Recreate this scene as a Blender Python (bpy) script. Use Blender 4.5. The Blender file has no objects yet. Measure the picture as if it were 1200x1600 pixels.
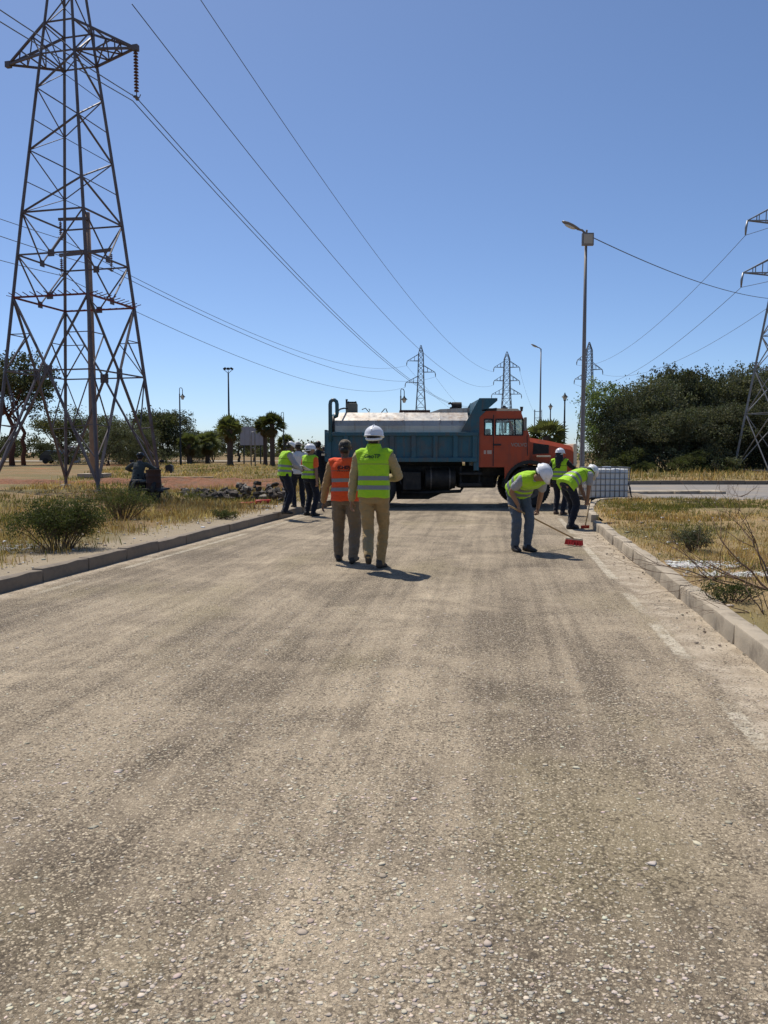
import bpy, bmesh, math, random
import numpy as np
from mathutils import Vector, Matrix, noise as mnoise, Quaternion
from mathutils.bvhtree import BVHTree
R = math.radians
random.seed(7); rng = np.random.default_rng(7)
SC = bpy.context.scene
COL = SC.collection

# ------------------------------------------------------------------ camera, sky, sun, exposure
F = 1290.0; HZ = 706.0; CAMH = 1.5
PITCH = math.atan((800 - HZ) / F)
cam_d = bpy.data.cameras.new('camera'); cam = bpy.data.objects.new('camera', cam_d); COL.objects.link(cam)
cam_d.sensor_fit = 'AUTO'; cam_d.sensor_width = 36.0; cam_d.lens = 36.0 * F / 1600.0
cam_d.clip_start = 0.05; cam_d.clip_end = 3000
cam.location = (0, 0, CAMH); cam.rotation_euler = (math.pi / 2 - PITCH, 0, 0)
SC.camera = cam

SUN_EL = 62.0; SUN_AZ = -31.0           # azimuth measured from +Y (ahead) towards +X (right)
w = bpy.data.worlds.new('World'); SC.world = w; w.use_nodes = True
nt = w.node_tree; nt.nodes.clear()
sky = nt.nodes.new('ShaderNodeTexSky'); sky.sky_type = 'NISHITA'; sky.sun_disc = False
sky.sun_elevation = R(SUN_EL); sky.sun_rotation = R(SUN_AZ)
sky.altitude = 1500; sky.air_density = 0.8; sky.dust_density = 1.8; sky.ozone_density = 6.0
bg = nt.nodes.new('ShaderNodeBackground'); bg.inputs['Strength'].default_value = 0.135
wo = nt.nodes.new('ShaderNodeOutputWorld')
nt.links.new(sky.outputs[0], bg.inputs['Color']); nt.links.new(bg.outputs[0], wo.inputs['Surface'])
sun_d = bpy.data.lights.new('sun', 'SUN'); sun_d.energy = 5.0; sun_d.angle = R(0.53); sun_d.color = (1.0, 0.95, 0.86)
sun = bpy.data.objects.new('sun', sun_d); COL.objects.link(sun)
sdir = Vector((math.sin(R(SUN_AZ)) * math.cos(R(SUN_EL)), math.cos(R(SUN_AZ)) * math.cos(R(SUN_EL)), math.sin(R(SUN_EL))))
sun.rotation_euler = sdir.to_track_quat('Z', 'Y').to_euler(); sun.location = (-20, 30, 60)
vs = SC.view_settings; vs.view_transform = 'Standard'; vs.look = 'None'; vs.gamma = 1.0; vs.exposure = 0.0
try: vs.use_curve_mapping = False
except Exception: pass
SC.render.engine = 'CYCLES'
SC.cycles.use_denoising = True
SC.cycles.max_bounces = 6; SC.cycles.transparent_max_bounces = 12

# ------------------------------------------------------------------ helpers
def ray(px, py):
    v = 800 - py; c, s = math.cos(PITCH), math.sin(PITCH)
    return Vector((px - 600, v * s + F * c, v * c - F * s))
def gp(px, py, z=0.0):                     # where the photograph's line of sight meets the level z
    d = ray(px, py); t = (z - CAMH) / d.z
    return Vector((d.x * t, d.y * t, z))
def at(px, py, Y):                         # point at a distance Y ahead
    d = ray(px, py); t = Y / d.y
    return Vector((d.x * t, Y, CAMH + d.z * t))

class MB:
    def __init__(s): s.v = []; s.f = []
    def add(s, vs_, fs_):
        o = len(s.v); s.v.extend([tuple(p) for p in vs_]); s.f.extend([tuple(i + o for i in f) for f in fs_]); return s
    def box(s, c, size, rot=None, bev=0.0):
        hx, hy, hz = size[0] / 2, size[1] / 2, size[2] / 2
        c = Vector(c)
        if bev <= 0:
            p = [Vector((x * hx, y * hy, z * hz)) for z in (-1, 1) for y in (-1, 1) for x in (-1, 1)]
            f = [(0, 2, 3, 1), (4, 5, 7, 6), (0, 1, 5, 4), (2, 6, 7, 3), (0, 4, 6, 2), (1, 3, 7, 5)]
        else:
            bm = bmesh.new(); bmesh.ops.create_cube(bm, size=1.0)
            for q in bm.verts: q.co = Vector((q.co.x * size[0], q.co.y * size[1], q.co.z * size[2]))
            bmesh.ops.bevel(bm, geom=list(bm.edges), offset=bev, segments=2, affect='EDGES', profile=0.6)
            bm.verts.index_update()
            p = [q.co.copy() for q in bm.verts]; f = [tuple(q.index for q in fc.verts) for fc in bm.faces]; bm.free()
        if rot is not None: p = [rot @ q for q in p]
        return s.add([q + c for q in p], f)
    def bar(s, a, b, w, h=None):
        a, b = Vector(a), Vector(b); h = h or w; d = b - a; L = d.length
        if L < 1e-6: return s
        q = d.to_track_quat('X', 'Z')
        return s.box((a + b) / 2, (L, w, h), q.to_matrix())
    def loft(s, rings, cap=True, closed=True):
        n = len(rings[0]); vs_ = [p for r in rings for p in r]; fs_ = []
        for i in range(len(rings) - 1):
            for j in range(n if closed else n - 1):
                k = (j + 1) % n
                fs_.append((i * n + j, i * n + k, (i + 1) * n + k, (i + 1) * n + j))
        if cap: fs_.append(tuple(range(n - 1, -1, -1))); fs_.append(tuple((len(rings) - 1) * n + j for j in range(n)))
        return s.add(vs_, fs_)
    def tube(s, pts, rad, n=8, cap=True, flat=1.0):
        pts = [Vector(p) for p in pts]; m = len(pts)
        if not hasattr(rad, '__len__'): rad = [rad] * m
        rings = []; up = None
        for i, p in enumerate(pts):
            d = (pts[min(i + 1, m - 1)] - pts[max(i - 1, 0)])
            d = d.normalized() if d.length > 1e-9 else Vector((0, 0, 1))
            if up is None:
                up = Vector((0, 0, 1)) if abs(d.z) < 0.9 else Vector((0, 1, 0))
            x = up.cross(d); x = x.normalized() if x.length > 1e-6 else Vector((1, 0, 0)); y = d.cross(x).normalized(); up = y
            rings.append([p + x * (math.cos(2 * math.pi * k / n) * rad[i]) + y * (math.sin(2 * math.pi * k / n) * rad[i] * flat) for k in range(n)])
        return s.loft(rings, cap)
    def lathe(s, prof, n=24, c=(0, 0, 0), axis='Z', cap=True):
        c = Vector(c); rings = []
        for r, z in prof:
            ring = []
            for k in range(n):
                a = 2 * math.pi * k / n; x, y = r * math.cos(a), r * math.sin(a)
                ring.append(c + (Vector((x, y, z)) if axis == 'Z' else Vector((x, z, y)) if axis == 'Y' else Vector((z, x, y))))
            rings.append(ring)
        return s.loft(rings, cap)
    def ell(s, c, rad, n=14, m=10, rot=None):
        c = Vector(c); rings = []
        for i in range(1, m):
            t = math.pi * i / m
            ring = []
            for k in range(n):
                a = 2 * math.pi * k / n
                p = Vector((rad[0] * math.sin(t) * math.cos(a), rad[1] * math.sin(t) * math.sin(a), -rad[2] * math.cos(t)))
                if rot is not None: p = rot @ p
                ring.append(c + p)
            rings.append(ring)
        return s.loft(rings, True)
    def prism(s, poly, a0, a1, plane='XZ'):
        def m(p, t): return Vector((p[0], t, p[1])) if plane == 'XZ' else Vector((p[0], p[1], t)) if plane == 'XY' else Vector((t, p[0], p[1]))
        return s.loft([[m(p, a0) for p in poly], [m(p, a1) for p in poly]], True)
    def mesh(s, name):
        me = bpy.data.meshes.new(name); me.from_pydata(s.v, [], s.f); me.update(); return me
    def build(s, name, mat=None, parent=None, smooth=False, fix=True):
        me = s.mesh(name)
        if fix:
            bm = bmesh.new(); bm.from_mesh(me); bmesh.ops.recalc_face_normals(bm, faces=bm.faces); bm.to_mesh(me); bm.free()
        return obj(name, me, mat, parent, smooth)

def obj(name, me, mat=None, parent=None, smooth=False):
    if mat is not None: me.materials.clear(); me.materials.append(mat)
    if smooth:
        me.polygons.foreach_set('use_smooth', [True] * len(me.polygons))
        if smooth is not True:
            try: me.set_sharp_from_angle(angle=R(smooth))
            except Exception: pass
    o = bpy.data.objects.new(name, me); COL.objects.link(o)
    if parent is not None: o.parent = parent
    return o
def tag(o, label=None, cat=None, group=None, kind=None):
    if label: o['label'] = label
    if cat: o['category'] = cat
    if group: o['group'] = group
    if kind: o['kind'] = kind
    return o
def thing(name, label, cat, loc=(0, 0, 0), rz=0.0, group=None):
    o = bpy.data.objects.new(name, None); COL.objects.link(o); o.empty_display_size = 0.2
    o.location = loc; o.rotation_euler = (0, 0, rz)
    return tag(o, label, cat, group)
def struct(o): o['kind'] = 'structure'; return o
def npmesh(name, verts, faces, cols=None):
    me = bpy.data.meshes.new(name)
    verts = np.asarray(verts, dtype=np.float32); faces = np.asarray(faces, dtype=np.int32)
    nv, nf, k = len(verts), len(faces), faces.shape[1]
    me.vertices.add(nv); me.vertices.foreach_set('co', verts.ravel())
    me.loops.add(nf * k); me.loops.foreach_set('vertex_index', faces.ravel())
    me.polygons.add(nf); me.polygons.foreach_set('loop_start', np.arange(0, nf * k, k, dtype=np.int32))
    try: me.polygons.foreach_set('loop_total', np.full(nf, k, dtype=np.int32))
    except Exception: pass
    me.update(calc_edges=True)
    if cols is not None:
        ca = me.color_attributes.new('tint', 'FLOAT_COLOR', 'POINT')
        c4 = np.ones((nv, 4), dtype=np.float32); c4[:, :3] = cols
        ca.data.foreach_set('color', c4.ravel())
    return me

# ------------------------------------------------------------------ materials
class NT:
    def __init__(s, name):
        s.m = bpy.data.materials.new(name); s.m.use_nodes = True; s.t = s.m.node_tree; s.t.nodes.clear()
        s.out = s.t.nodes.new('ShaderNodeOutputMaterial'); s.p = s.t.nodes.new('ShaderNodeBsdfPrincipled')
        s.t.links.new(s.p.outputs[0], s.out.inputs['Surface'])
        s.tc = s.t.nodes.new('ShaderNodeTexCoord').outputs['Object']
    def L(s, a, sock):
        if hasattr(a, 'is_linked') or isinstance(a, bpy.types.NodeSocket): s.t.links.new(a, sock)
        elif isinstance(a, (tuple, list)): sock.default_value = tuple(a) + ((1.0,) if len(a) == 3 and sock.type == 'RGBA' else ())
        else: sock.default_value = a
    def mapping(s, scale=(1, 1, 1), loc=(0, 0, 0), rot=(0, 0, 0), vec=None):
        n = s.t.nodes.new('ShaderNodeMapping'); s.L(vec or s.tc, n.inputs['Vector'])
        n.inputs['Scale'].default_value = scale; n.inputs['Location'].default_value = loc; n.inputs['Rotation'].default_value = rot
        return n.outputs[0]
    def noise(s, scale, detail=4, rough=0.55, vec=None, dist=0.0):
        n = s.t.nodes.new('ShaderNodeTexNoise'); s.L(vec or s.tc, n.inputs['Vector'])
        n.inputs['Scale'].default_value = scale; n.inputs['Detail'].default_value = detail; n.inputs['Roughness'].default_value = rough
        n.inputs['Distortion'].default_value = dist
        return n.outputs['Fac']
    def voro(s, scale, feature='F1', vec=None, rand=1.0):
        n = s.t.nodes.new('ShaderNodeTexVoronoi'); n.feature = feature; s.L(vec or s.tc, n.inputs['Vector'])
        n.inputs['Scale'].default_value = scale; n.inputs['Randomness'].default_value = rand
        return n.outputs['Distance'], (n.outputs['Color'] if feature != 'DISTANCE_TO_EDGE' else None)
    def math(s, op, a, b=0.0, clamp=False):
        n = s.t.nodes.new('ShaderNodeMath'); n.operation = op; n.use_clamp = clamp; s.L(a, n.inputs[0]); s.L(b, n.inputs[1]); return n.outputs[0]
    def rng(s, a, lo, hi, o0=0.0, o1=1.0, smooth=True):
        n = s.t.nodes.new('ShaderNodeMapRange'); n.interpolation_type = 'SMOOTHSTEP' if smooth else 'LINEAR'; s.L(a, n.inputs[0])
        for i, q in enumerate((lo, hi, o0, o1)): n.inputs[i + 1].default_value = q
        return n.outputs[0]
    def mix(s, fac, a, b, mode='MIX'):
        n = s.t.nodes.new('ShaderNodeMix'); n.data_type = 'RGBA'; n.blend_type = mode
        s.L(fac, n.inputs[0]); s.L(a, n.inputs[6]); s.L(b, n.inputs[7]); return n.outputs[2]
    def sep(s, v=None):
        n = s.t.nodes.new('ShaderNodeSeparateXYZ'); s.L(v or s.tc, n.inputs[0]); return n.outputs
    def attr(s, name):
        n = s.t.nodes.new('ShaderNodeAttribute'); n.attribute_name = name; return n.outputs['Color']
    def orand(s):
        return s.t.nodes.new('ShaderNodeObjectInfo').outputs['Random']
    def bump(s, h, strength=0.4, dist=0.01):
        n = s.t.nodes.new('ShaderNodeBump'); n.inputs['Strength'].default_value = strength; n.inputs['Distance'].default_value = dist
        s.L(h, n.inputs['Height']); s.t.links.new(n.outputs[0], s.p.inputs['Normal']); return n
    def set(s, col=None, rough=None, metal=None, spec=None):
        if col is not None: s.L(col, s.p.inputs['Base Color'])
        if rough is not None: s.L(rough, s.p.inputs['Roughness'])
        if metal is not None: s.L(metal, s.p.inputs['Metallic'])
        if spec is not None: s.p.inputs['Specular IOR Level'].default_value = spec
        return s.m
def sc3(c, k): return tuple(min(1.0, x * k) for x in c)
def mat(name, col, rough=0.6, metal=0.0, var=0.2, scale=4.0, bump=0.0, bscale=40.0, bdist=0.005, dirt=None, dscale=2.5, damt=0.6, spec=0.4, per=0.0, streak=None, samt=0.5):
    n = NT(name)
    c = n.mix(n.noise(scale, 5), sc3(col, 1 - var), sc3(col, 1 + var))
    if dirt is not None:
        c = n.mix(n.math('MULTIPLY', n.rng(n.noise(dscale, 6, 0.65), 0.45, 0.7), damt), c, dirt)
    if streak is not None:
        c = n.mix(n.math('MULTIPLY', n.rng(n.noise(1.0, 5, 0.6, n.mapping((9, 9, 0.7))), 0.5, 0.68), samt), c, streak)
    if per > 0:
        c = n.mix(1.0, c, n.mix(n.orand(), (1 - per,) * 3, (1 + per,) * 3), 'MULTIPLY')
    if bump > 0: n.bump(n.noise(bscale, 5), bump, bdist)
    return n.set(c, n.rng(n.noise(scale * 2.3, 3), 0.2, 0.8, max(0.05, rough - 0.1), min(1, rough + 0.1)), metal, spec)
def cloth(name, col, var=0.14, wr=0.5, fine=True):
    n = NT(name)
    c = n.mix(n.noise(9, 4), sc3(col, 1 - var), sc3(col, 1 + var))
    a = n.noise(1.0, 4, 0.5, n.mapping((9, 9, 16)), 0.8)
    b = n.noise(320, 2)
    n.bump(n.math('ADD', a, n.math('MULTIPLY', b, 0.05)), min(1.0, wr * 1.6), 0.035)
    n.p.inputs['Sheen Weight'].default_value = 0.15
    return n.set(c, 0.9, 0.0, 0.2)
def leafmat(name, col, trans=0.25):
    n = NT(name)
    c = n.mix(1.0, n.attr('tint'), col, 'MULTIPLY')
    c = n.mix(1.0, c, n.mix(n.orand(), (0.72, 0.74, 0.72), (1.3, 1.26, 1.2)), 'MULTIPLY')
    n.set(c, 0.8, 0.0, 0.12)
    tr = n.t.nodes.new('ShaderNodeBsdfTranslucent'); n.L(n.mix(1.0, c, (1.3, 1.35, 0.7), 'MULTIPLY'), tr.inputs[0])
    ms = n.t.nodes.new('ShaderNodeMixShader'); ms.inputs[0].default_value = trans
    n.t.links.new(n.p.outputs[0], ms.inputs[1]); n.t.links.new(tr.outputs[0], ms.inputs[2]); n.t.links.new(ms.outputs[0], n.out.inputs['Surface'])
    return n.m
def tintmat(name, rough=0.9):
    n = NT(name); return n.set(n.attr('tint'), rough, 0.0, 0.2)
def glassmat(name, tint=(0.85, 0.92, 0.92), gl=0.12):
    n = NT(name)
    t = n.t.nodes.new('ShaderNodeBsdfTransparent'); n.L(tint, t.inputs[0])
    g = n.t.nodes.new('ShaderNodeBsdfGlossy'); g.inputs['Roughness'].default_value = 0.03
    fr = n.t.nodes.new('ShaderNodeFresnel'); fr.inputs[0].default_value = 1.45
    ms = n.t.nodes.new('ShaderNodeMixShader'); n.L(n.math('ADD', n.math('MULTIPLY', fr.outputs[0], 0.8), n.rng(n.noise(6, 3), 0.3, 0.8, 0.0, gl)), ms.inputs[0])
    n.t.links.new(t.outputs[0], ms.inputs[1]); n.t.links.new(g.outputs[0], ms.inputs[2]); n.t.links.new(ms.outputs[0], n.out.inputs['Surface'])
    return n.m

M = {}
def ray_(px, py):
    v = 800 - py; c, s = math.cos(PITCH), math.sin(PITCH); d = Vector((px - 600, v * s + F * c, v * c - F * s)); return Vector((d.x, d.y, 0)) * (CAMH / -d.z)
_a, _b = ray_(1195, 1047), ray_(929, 828); _g = math.atan2((_b - _a).x, (_b - _a).y)
_t = lambda p: (p.x * math.cos(_g) - p.y * math.sin(_g), p.x * math.sin(_g) + p.y * math.cos(_g))
KRU = _t(_a)[0]; _l0, _l1 = _t(ray_(0, 928)), _t(ray_(475, 801)); KLS = (_l1[0] - _l0[0]) / (_l1[1] - _l0[1]); KLU = _l0[0] - KLS * _l0[1]
def road_material():
    n = NT('road_chipseal')
    X, Y, Z = n.sep()
    st = n.mapping((1.0, 0.09, 1.0))
    streak = n.noise(1.3, 5, 0.6, st, 0.3)
    streak2 = n.noise(5.0, 4, 0.6, n.mapping((1.0, 0.16, 1.0), (3, 7, 0)))
    blotch = n.noise(0.55, 6, 0.62, None, 0.5)
    A_ = n.rng(n.noise(1.0, 4, 0.6, n.mapping((1.7, 0.06, 1), (2, 3, 0))), 0.38, 0.62); B_ = n.rng(n.noise(1.0, 6, 0.7, n.mapping((7.0, 0.22, 1))), 0.36, 0.66); C_ = n.rng(n.noise(0.8, 7, 0.68, None, 0.6), 0.36, 0.64)
    dust = n.math('ADD', n.math('ADD', n.math('MULTIPLY', A_, 0.24), n.math('MULTIPLY', B_, 0.32)), n.math('MULTIPLY', C_, 0.44))
    # worn wheel path in the left lane: dust lies between the tracks
    wl = n.noise(0.5, 3, 0.5, n.mapping((0.3, 0.5, 1)))
    xw = n.math('ADD', X, n.math('MULTIPLY', n.math('SUBTRACT', wl, 0.5), 0.6))
    def band(c, wd):
        return n.math('SUBTRACT', 1.0, n.math('MINIMUM', n.math('DIVIDE', n.math('ABSOLUTE', n.math('SUBTRACT', xw, c)), wd), 1.0))
    bands = n.math('ADD', n.math('ADD', band(-3.1, 0.5), n.math('MULTIPLY', band(-0.72, 0.45), 0.9)), n.math('MULTIPLY', band(1.35, 0.35), 0.5))
    bn = n.math('MULTIPLY', bands, n.rng(n.noise(2.0, 6, 0.7, n.mapping((1.5, 0.35, 1))), 0.34, 0.6))
    dust = n.math('ADD', n.math('MULTIPLY', n.rng(dust, 0.05, 0.95), 0.74), n.math('MULTIPLY', bn, 0.5), True)
    base = n.mix(dust, (0.138, 0.108, 0.077), (0.52, 0.418, 0.293))
    gr1 = n.noise(150, 6, 0.85); gr2 = n.noise(34, 7, 0.85)
    gm = n.math('MULTIPLY', n.rng(gr1, 0.36, 0.66, 0.42, 1.5, False), n.rng(gr2, 0.36, 0.64, 0.6, 1.35, False))
    cc_ = n.t.nodes.new('ShaderNodeCombineXYZ'); [n.L(gm, cc_.inputs[i]) for i in range(3)]
    base = n.mix(1.0, base, cc_.outputs[0], 'MULTIPLY')
    base = n.mix(n.math('MULTIPLY', n.rng(n.noise(0.9, 4, 0.5, n.mapping((1, 0.5, 1), (9, 2, 0))), 0.52, 0.72), 0.55), base, (0.25, 0.205, 0.115))
    # chippings
    wv = n.t.nodes.new('ShaderNodeTexNoise'); n.L(n.tc, wv.inputs['Vector']); wv.inputs['Scale'].default_value = 70; wv.inputs['Detail'].default_value = 2
    wm = n.t.nodes.new('ShaderNodeVectorMath'); wm.operation = 'MULTIPLY_ADD'; n.L(wv.outputs['Color'], wm.inputs[0]); wm.inputs[1].default_value = (0.016, 0.016, 0.0); n.L(n.tc, wm.inputs[2]); wvec = wm.outputs[0]
    d1, c1 = n.voro(84.0, 'F1', wvec)
    d2, c2 = n.voro(190.0, 'F1', wvec)
    d3, c3 = n.voro(34.0, 'F1', wvec)
    r1 = n.sep(c1)[0]; r2 = n.sep(c2)[0]; r3 = n.sep(c3)[0]
    s1 = n.math('MULTIPLY', n.rng(d1, 0.50, 0.38), n.rng(r1, 0.30, 0.5))
    s2 = n.math('MULTIPLY', n.rng(d2, 0.52, 0.4), n.rng(r2, 0.35, 0.6))
    s3 = n.math('MULTIPLY', n.rng(d3, 0.36, 0.26), n.rng(r3, 0.80, 0.86))
    dens = n.rng(n.noise(1.1, 4), 0.3, 0.7, 0.68, 1.0)
    chip = n.mix(n.sep(c1)[1], (0.25, 0.196, 0.133), (0.72, 0.60, 0.43))
    col = n.mix(n.math('MULTIPLY', n.math('MULTIPLY', s2, 0.75), dens), base, n.mix(n.sep(c2)[1], (0.18, 0.138, 0.09), (0.58, 0.465, 0.315)))
    col = n.mix(n.math('MULTIPLY', n.math('MULTIPLY', s1, 0.85), dens), col, chip)
    col = n.mix(n.math('MULTIPLY', s3, 0.8), col, n.mix(n.sep(c3)[1], (0.26, 0.22, 0.165), (0.56, 0.49, 0.38)))
    # gutter dust against both kerbs and what is left of the edge lines
    wob = n.math('ADD', n.math('MULTIPLY', n.math('SUBTRACT', n.noise(1.6, 6, 0.7), 0.5), 0.5), n.math('MULTIPLY', n.math('SUBTRACT', n.noise(14, 4), 0.5), 0.16))
    eR = n.math('SUBTRACT', KRU, X); eL = n.math('SUBTRACT', X, n.math('ADD', KLU, n.math('MULTIPLY', Y, KLS)))
    gd = n.math('MULTIPLY', n.rng(n.math('ADD', eR, wob), 0.50, 0.36), n.rng(Y, 17.5, 15.0))
    gl = n.rng(n.math('ADD', eL, wob), 0.28, 0.10)
    sandc = n.mix(n.rng(n.noise(4.0, 6, 0.7), 0.38, 0.66), (0.38, 0.305, 0.22), (0.56, 0.47, 0.355))
    sandc = n.mix(n.math('MULTIPLY', n.rng(n.noise(55, 4, 0.7), 0.55, 0.75), 0.25), sandc, (0.13, 0.10, 0.07))
    col = n.mix(n.math('MULTIPLY', n.math('MAXIMUM', gd, gl), 0.9), col, sandc)
    fray = n.math('MULTIPLY', n.math('SUBTRACT', n.noise(26, 5, 0.7), 0.5), 0.11)
    pr = n.rng(n.math('ADD', n.math('ABSOLUTE', n.math('SUBTRACT', eR, 0.47)), fray), 0.06, 0.04)
    pl = n.rng(n.math('ADD', n.math('ABSOLUTE', n.math('SUBTRACT', eL, 0.36)), fray), 0.055, 0.035)
    Yw = n.math('ADD', Y, n.math('MULTIPLY', n.math('SUBTRACT', n.noise(6, 4, 0.7), 0.5), 0.5))
    win = lambda a, b: n.math('MULTIPLY', n.rng(Yw, a - .12, a + .12), n.rng(Yw, b + .12, b - .12))
    gate = n.math('MAXIMUM', n.math('MAXIMUM', win(6.2, 7.4), win(10.0, 14.6)), n.math('MAXIMUM', n.math('MULTIPLY', win(8.1, 9.0), 0.7), n.math('MAXIMUM', win(4.3, 5.0), n.math('MULTIPLY', win(15.5, 19.0), 0.8))))
    wear = n.rng(n.noise(7, 8, 0.8), 0.36, 0.56)
    pm = n.math('MULTIPLY', n.math('MULTIPLY', n.math('MAXIMUM', pr, n.math('MULTIPLY', pl, 0.8)), gate), wear)
    col = n.mix(n.math('MULTIPLY', pm, 0.85), col, (0.60, 0.53, 0.41))
    # dark pits between the chippings
    pit = n.math('MULTIPLY', n.rng(d1, 0.55, 0.8), n.rng(n.noise(3.0, 4), 0.3, 0.55))
    col = n.mix(n.math('MULTIPLY', pit, 0.7), col, (0.055, 0.043, 0.031))
    h = n.math('ADD', n.math('ADD', n.math('MULTIPLY', s1, 0.6), n.math('MULTIPLY', s2, 0.25)), n.math('ADD', s3, n.math('MULTIPLY', n.math('ADD', gr1, gr2), 0.5)))
    n.bump(h, 0.8, 0.008)
    return n.set(col, 0.92, 0.0, 0.2)
def field_material(name, near_sand=True, grass=(0.215, 0.142, 0.065), soil=(0.255, 0.165, 0.085), red=(0.33, 0.135, 0.06), green=(0.135, 0.118, 0.048), redpos=0.6):
    n = NT(name)
    X, Y, Z = n.sep()
    a = n.noise(0.55, 6, 0.62); b = n.noise(2.3, 6, 0.65); c = n.noise(22, 5, 0.7); d = n.noise(0.12, 4)
    col = n.mix(n.rng(a, 0.38, 0.62), grass, soil)
    col = n.mix(n.math('MULTIPLY', n.rng(b, 0.48, 0.66), 0.7), col, sc3(grass, 0.62))
    col = n.mix(n.math('MULTIPLY', n.rng(d, redpos - 0.06, redpos + 0.06), 0.85), col, red)
    col = n.mix(n.math('MULTIPLY', n.rng(n.noise(0.2, 4, 0.5, n.mapping((1, 1, 1), (31, 8, 0))), 0.43, 0.6), 0.75), col, green)
    if near_sand:
        e = n.math('ADD', X, n.math('MULTIPLY', n.math('SUBTRACT', n.noise(1.1, 5), 0.5), 1.3))
        col = n.mix(n.rng(e, -1.5, -0.55), col, n.mix(b, (0.255, 0.205, 0.14), (0.36, 0.295, 0.21)))
    col = n.mix(n.math('MULTIPLY', n.rng(c, 0.35, 0.75), 0.45), col, n.mix(0.5, col, (0.10, 0.075, 0.045)))
    dd, cc = n.voro(38.0)
    st = n.math('MULTIPLY', n.rng(dd, 0.34, 0.22), n.rng(n.sep(cc)[0], 0.86, 0.93))
    col = n.mix(n.math('MULTIPLY', st, 0.8), col, (0.50, 0.45, 0.37))
    n.bump(n.math('ADD', n.math('ADD', c, n.math('MULTIPLY', b, 2.0)), st), 0.6, 0.03)
    return n.set(col, 0.95, 0.0, 0.15)
M['road'] = road_material()
M['asphalt2'] = mat('side_road_asphalt', (0.205, 0.185, 0.165), 0.9, 0, 0.18, 0.7, 0.4, 60, 0.006, (0.30, 0.24, 0.17), 0.5, 0.7)
M['field'] = field_material('dry_field')
M['island'] = field_material('verge_soil', False, (0.29, 0.205, 0.095), (0.33, 0.225, 0.115), (0.40, 0.20, 0.10), (0.16, 0.14, 0.058), 0.62)
M['ground'] = field_material('far_ground', False)
M['redsoil'] = mat('red_soil', (0.215, 0.088, 0.038), 0.95, 0, 0.4, 2.6, 1.0, 9, 0.12, (0.15, 0.088, 0.05), 2.1, 0.85)
M['sand'] = mat('gutter_dust', (0.36, 0.29, 0.20), 0.95, 0, 0.2, 3.0, 0.5, 60, 0.006, (0.20, 0.155, 0.105), 2.4, 0.75)
M['paint'] = mat('worn_road_paint', (0.62, 0.57, 0.47), 0.85, 0, 0.12, 12, 0.3, 80, 0.003, (0.33, 0.27, 0.19), 9, 0.7)
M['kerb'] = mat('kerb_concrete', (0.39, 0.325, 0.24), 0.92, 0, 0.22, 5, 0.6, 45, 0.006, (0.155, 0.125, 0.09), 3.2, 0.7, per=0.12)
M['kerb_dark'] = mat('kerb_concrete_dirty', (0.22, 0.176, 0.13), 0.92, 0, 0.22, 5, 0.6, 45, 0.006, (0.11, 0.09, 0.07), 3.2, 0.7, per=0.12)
M['stone'] = mat('limestone_chip', (0.46, 0.395, 0.30), 0.9, 0, 0.25, 30, 0.3, 90, 0.002)
M['white'] = mat('white_powder', (0.74, 0.71, 0.64), 0.9, 0, 0.1, 6, 0.6, 40, 0.01, (0.36, 0.30, 0.21), 9, 0.7)
M['steel'] = mat('galvanised_steel_dark', (0.125, 0.108, 0.112), 0.6, 0.25, 0.25, 1.5, 0.2, 30, 0.003, (0.095, 0.05, 0.036), 1.4, 0.6)
M['steel_g'] = mat('galvanised_steel_grey', (0.23, 0.235, 0.24), 0.5, 0.5, 0.2, 1.5, 0.2, 30, 0.003, (0.16, 0.10, 0.075), 1.4, 0.5)
M['redpaint'] = mat('red_painted_steel', (0.17, 0.032, 0.03), 0.6, 0.1, 0.3, 3, 0.2, 30, 0.003, (0.13, 0.05, 0.03), 2, 0.6)
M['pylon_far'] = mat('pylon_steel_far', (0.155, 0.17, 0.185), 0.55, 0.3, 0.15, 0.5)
M['wire'] = mat('aluminium_cable', (0.11, 0.12, 0.14), 0.5, 0.5, 0.1, 1)
M['insul'] = mat('brown_porcelain', (0.10, 0.035, 0.022), 0.25, 0, 0.2, 6)
M['wood'] = mat('weathered_pole_wood', (0.27, 0.185, 0.14), 0.9, 0, 0.25, 3, 0.6, 30, 0.01, (0.15, 0.105, 0.085), 1.2, 0.6)
M['lamp'] = mat('lamp_post_grey', (0.21, 0.19, 0.175), 0.5, 0.3, 0.15, 2, 0.1, 30, 0.002, (0.15, 0.11, 0.09), 1.5, 0.4)
M['lampdark'] = mat('lantern_dark_green', (0.022, 0.028, 0.03), 0.5, 0.2, 0.2, 3)
M['lens'] = mat('lamp_lens', (0.55, 0.55, 0.52), 0.3, 0, 0.1, 3)
# ------------------------------------------------------------------ the setting: ground, roads, kerbs
KR0, KR1 = gp(1195, 1047), gp(929, 828)
KL0, KL1 = gp(0, 928), gp(475, 801)
rd = (KR1 - KR0).normalized(); RANG = math.atan2(rd.x, rd.y)          # heading of the road, clockwise from +Y
ld = (KL1 - KL0).normalized(); LANG = math.atan2(ld.x, ld.y)
def XR(Y):                                                             # foot of the right kerb
    x = KR0.x + (Y - KR0.y) * rd.x / rd.y
    if Y > 16.4: x += 0.10 + 0.0155 * (Y - 16.4) ** 2
    return x
def XL(Y): return KL0.x + (Y - KL0.y) * ld.x / ld.y
VZ = 0.13
def fz(x, y):
    return VZ + 0.05 * mnoise.noise((x * 0.35, y * 0.35, 3.1)) + 0.09 * mnoise.noise((x * 0.08, y * 0.08, 7.7)) * min(1.0, max(0.0, (abs(x) - 5) / 10))
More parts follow.
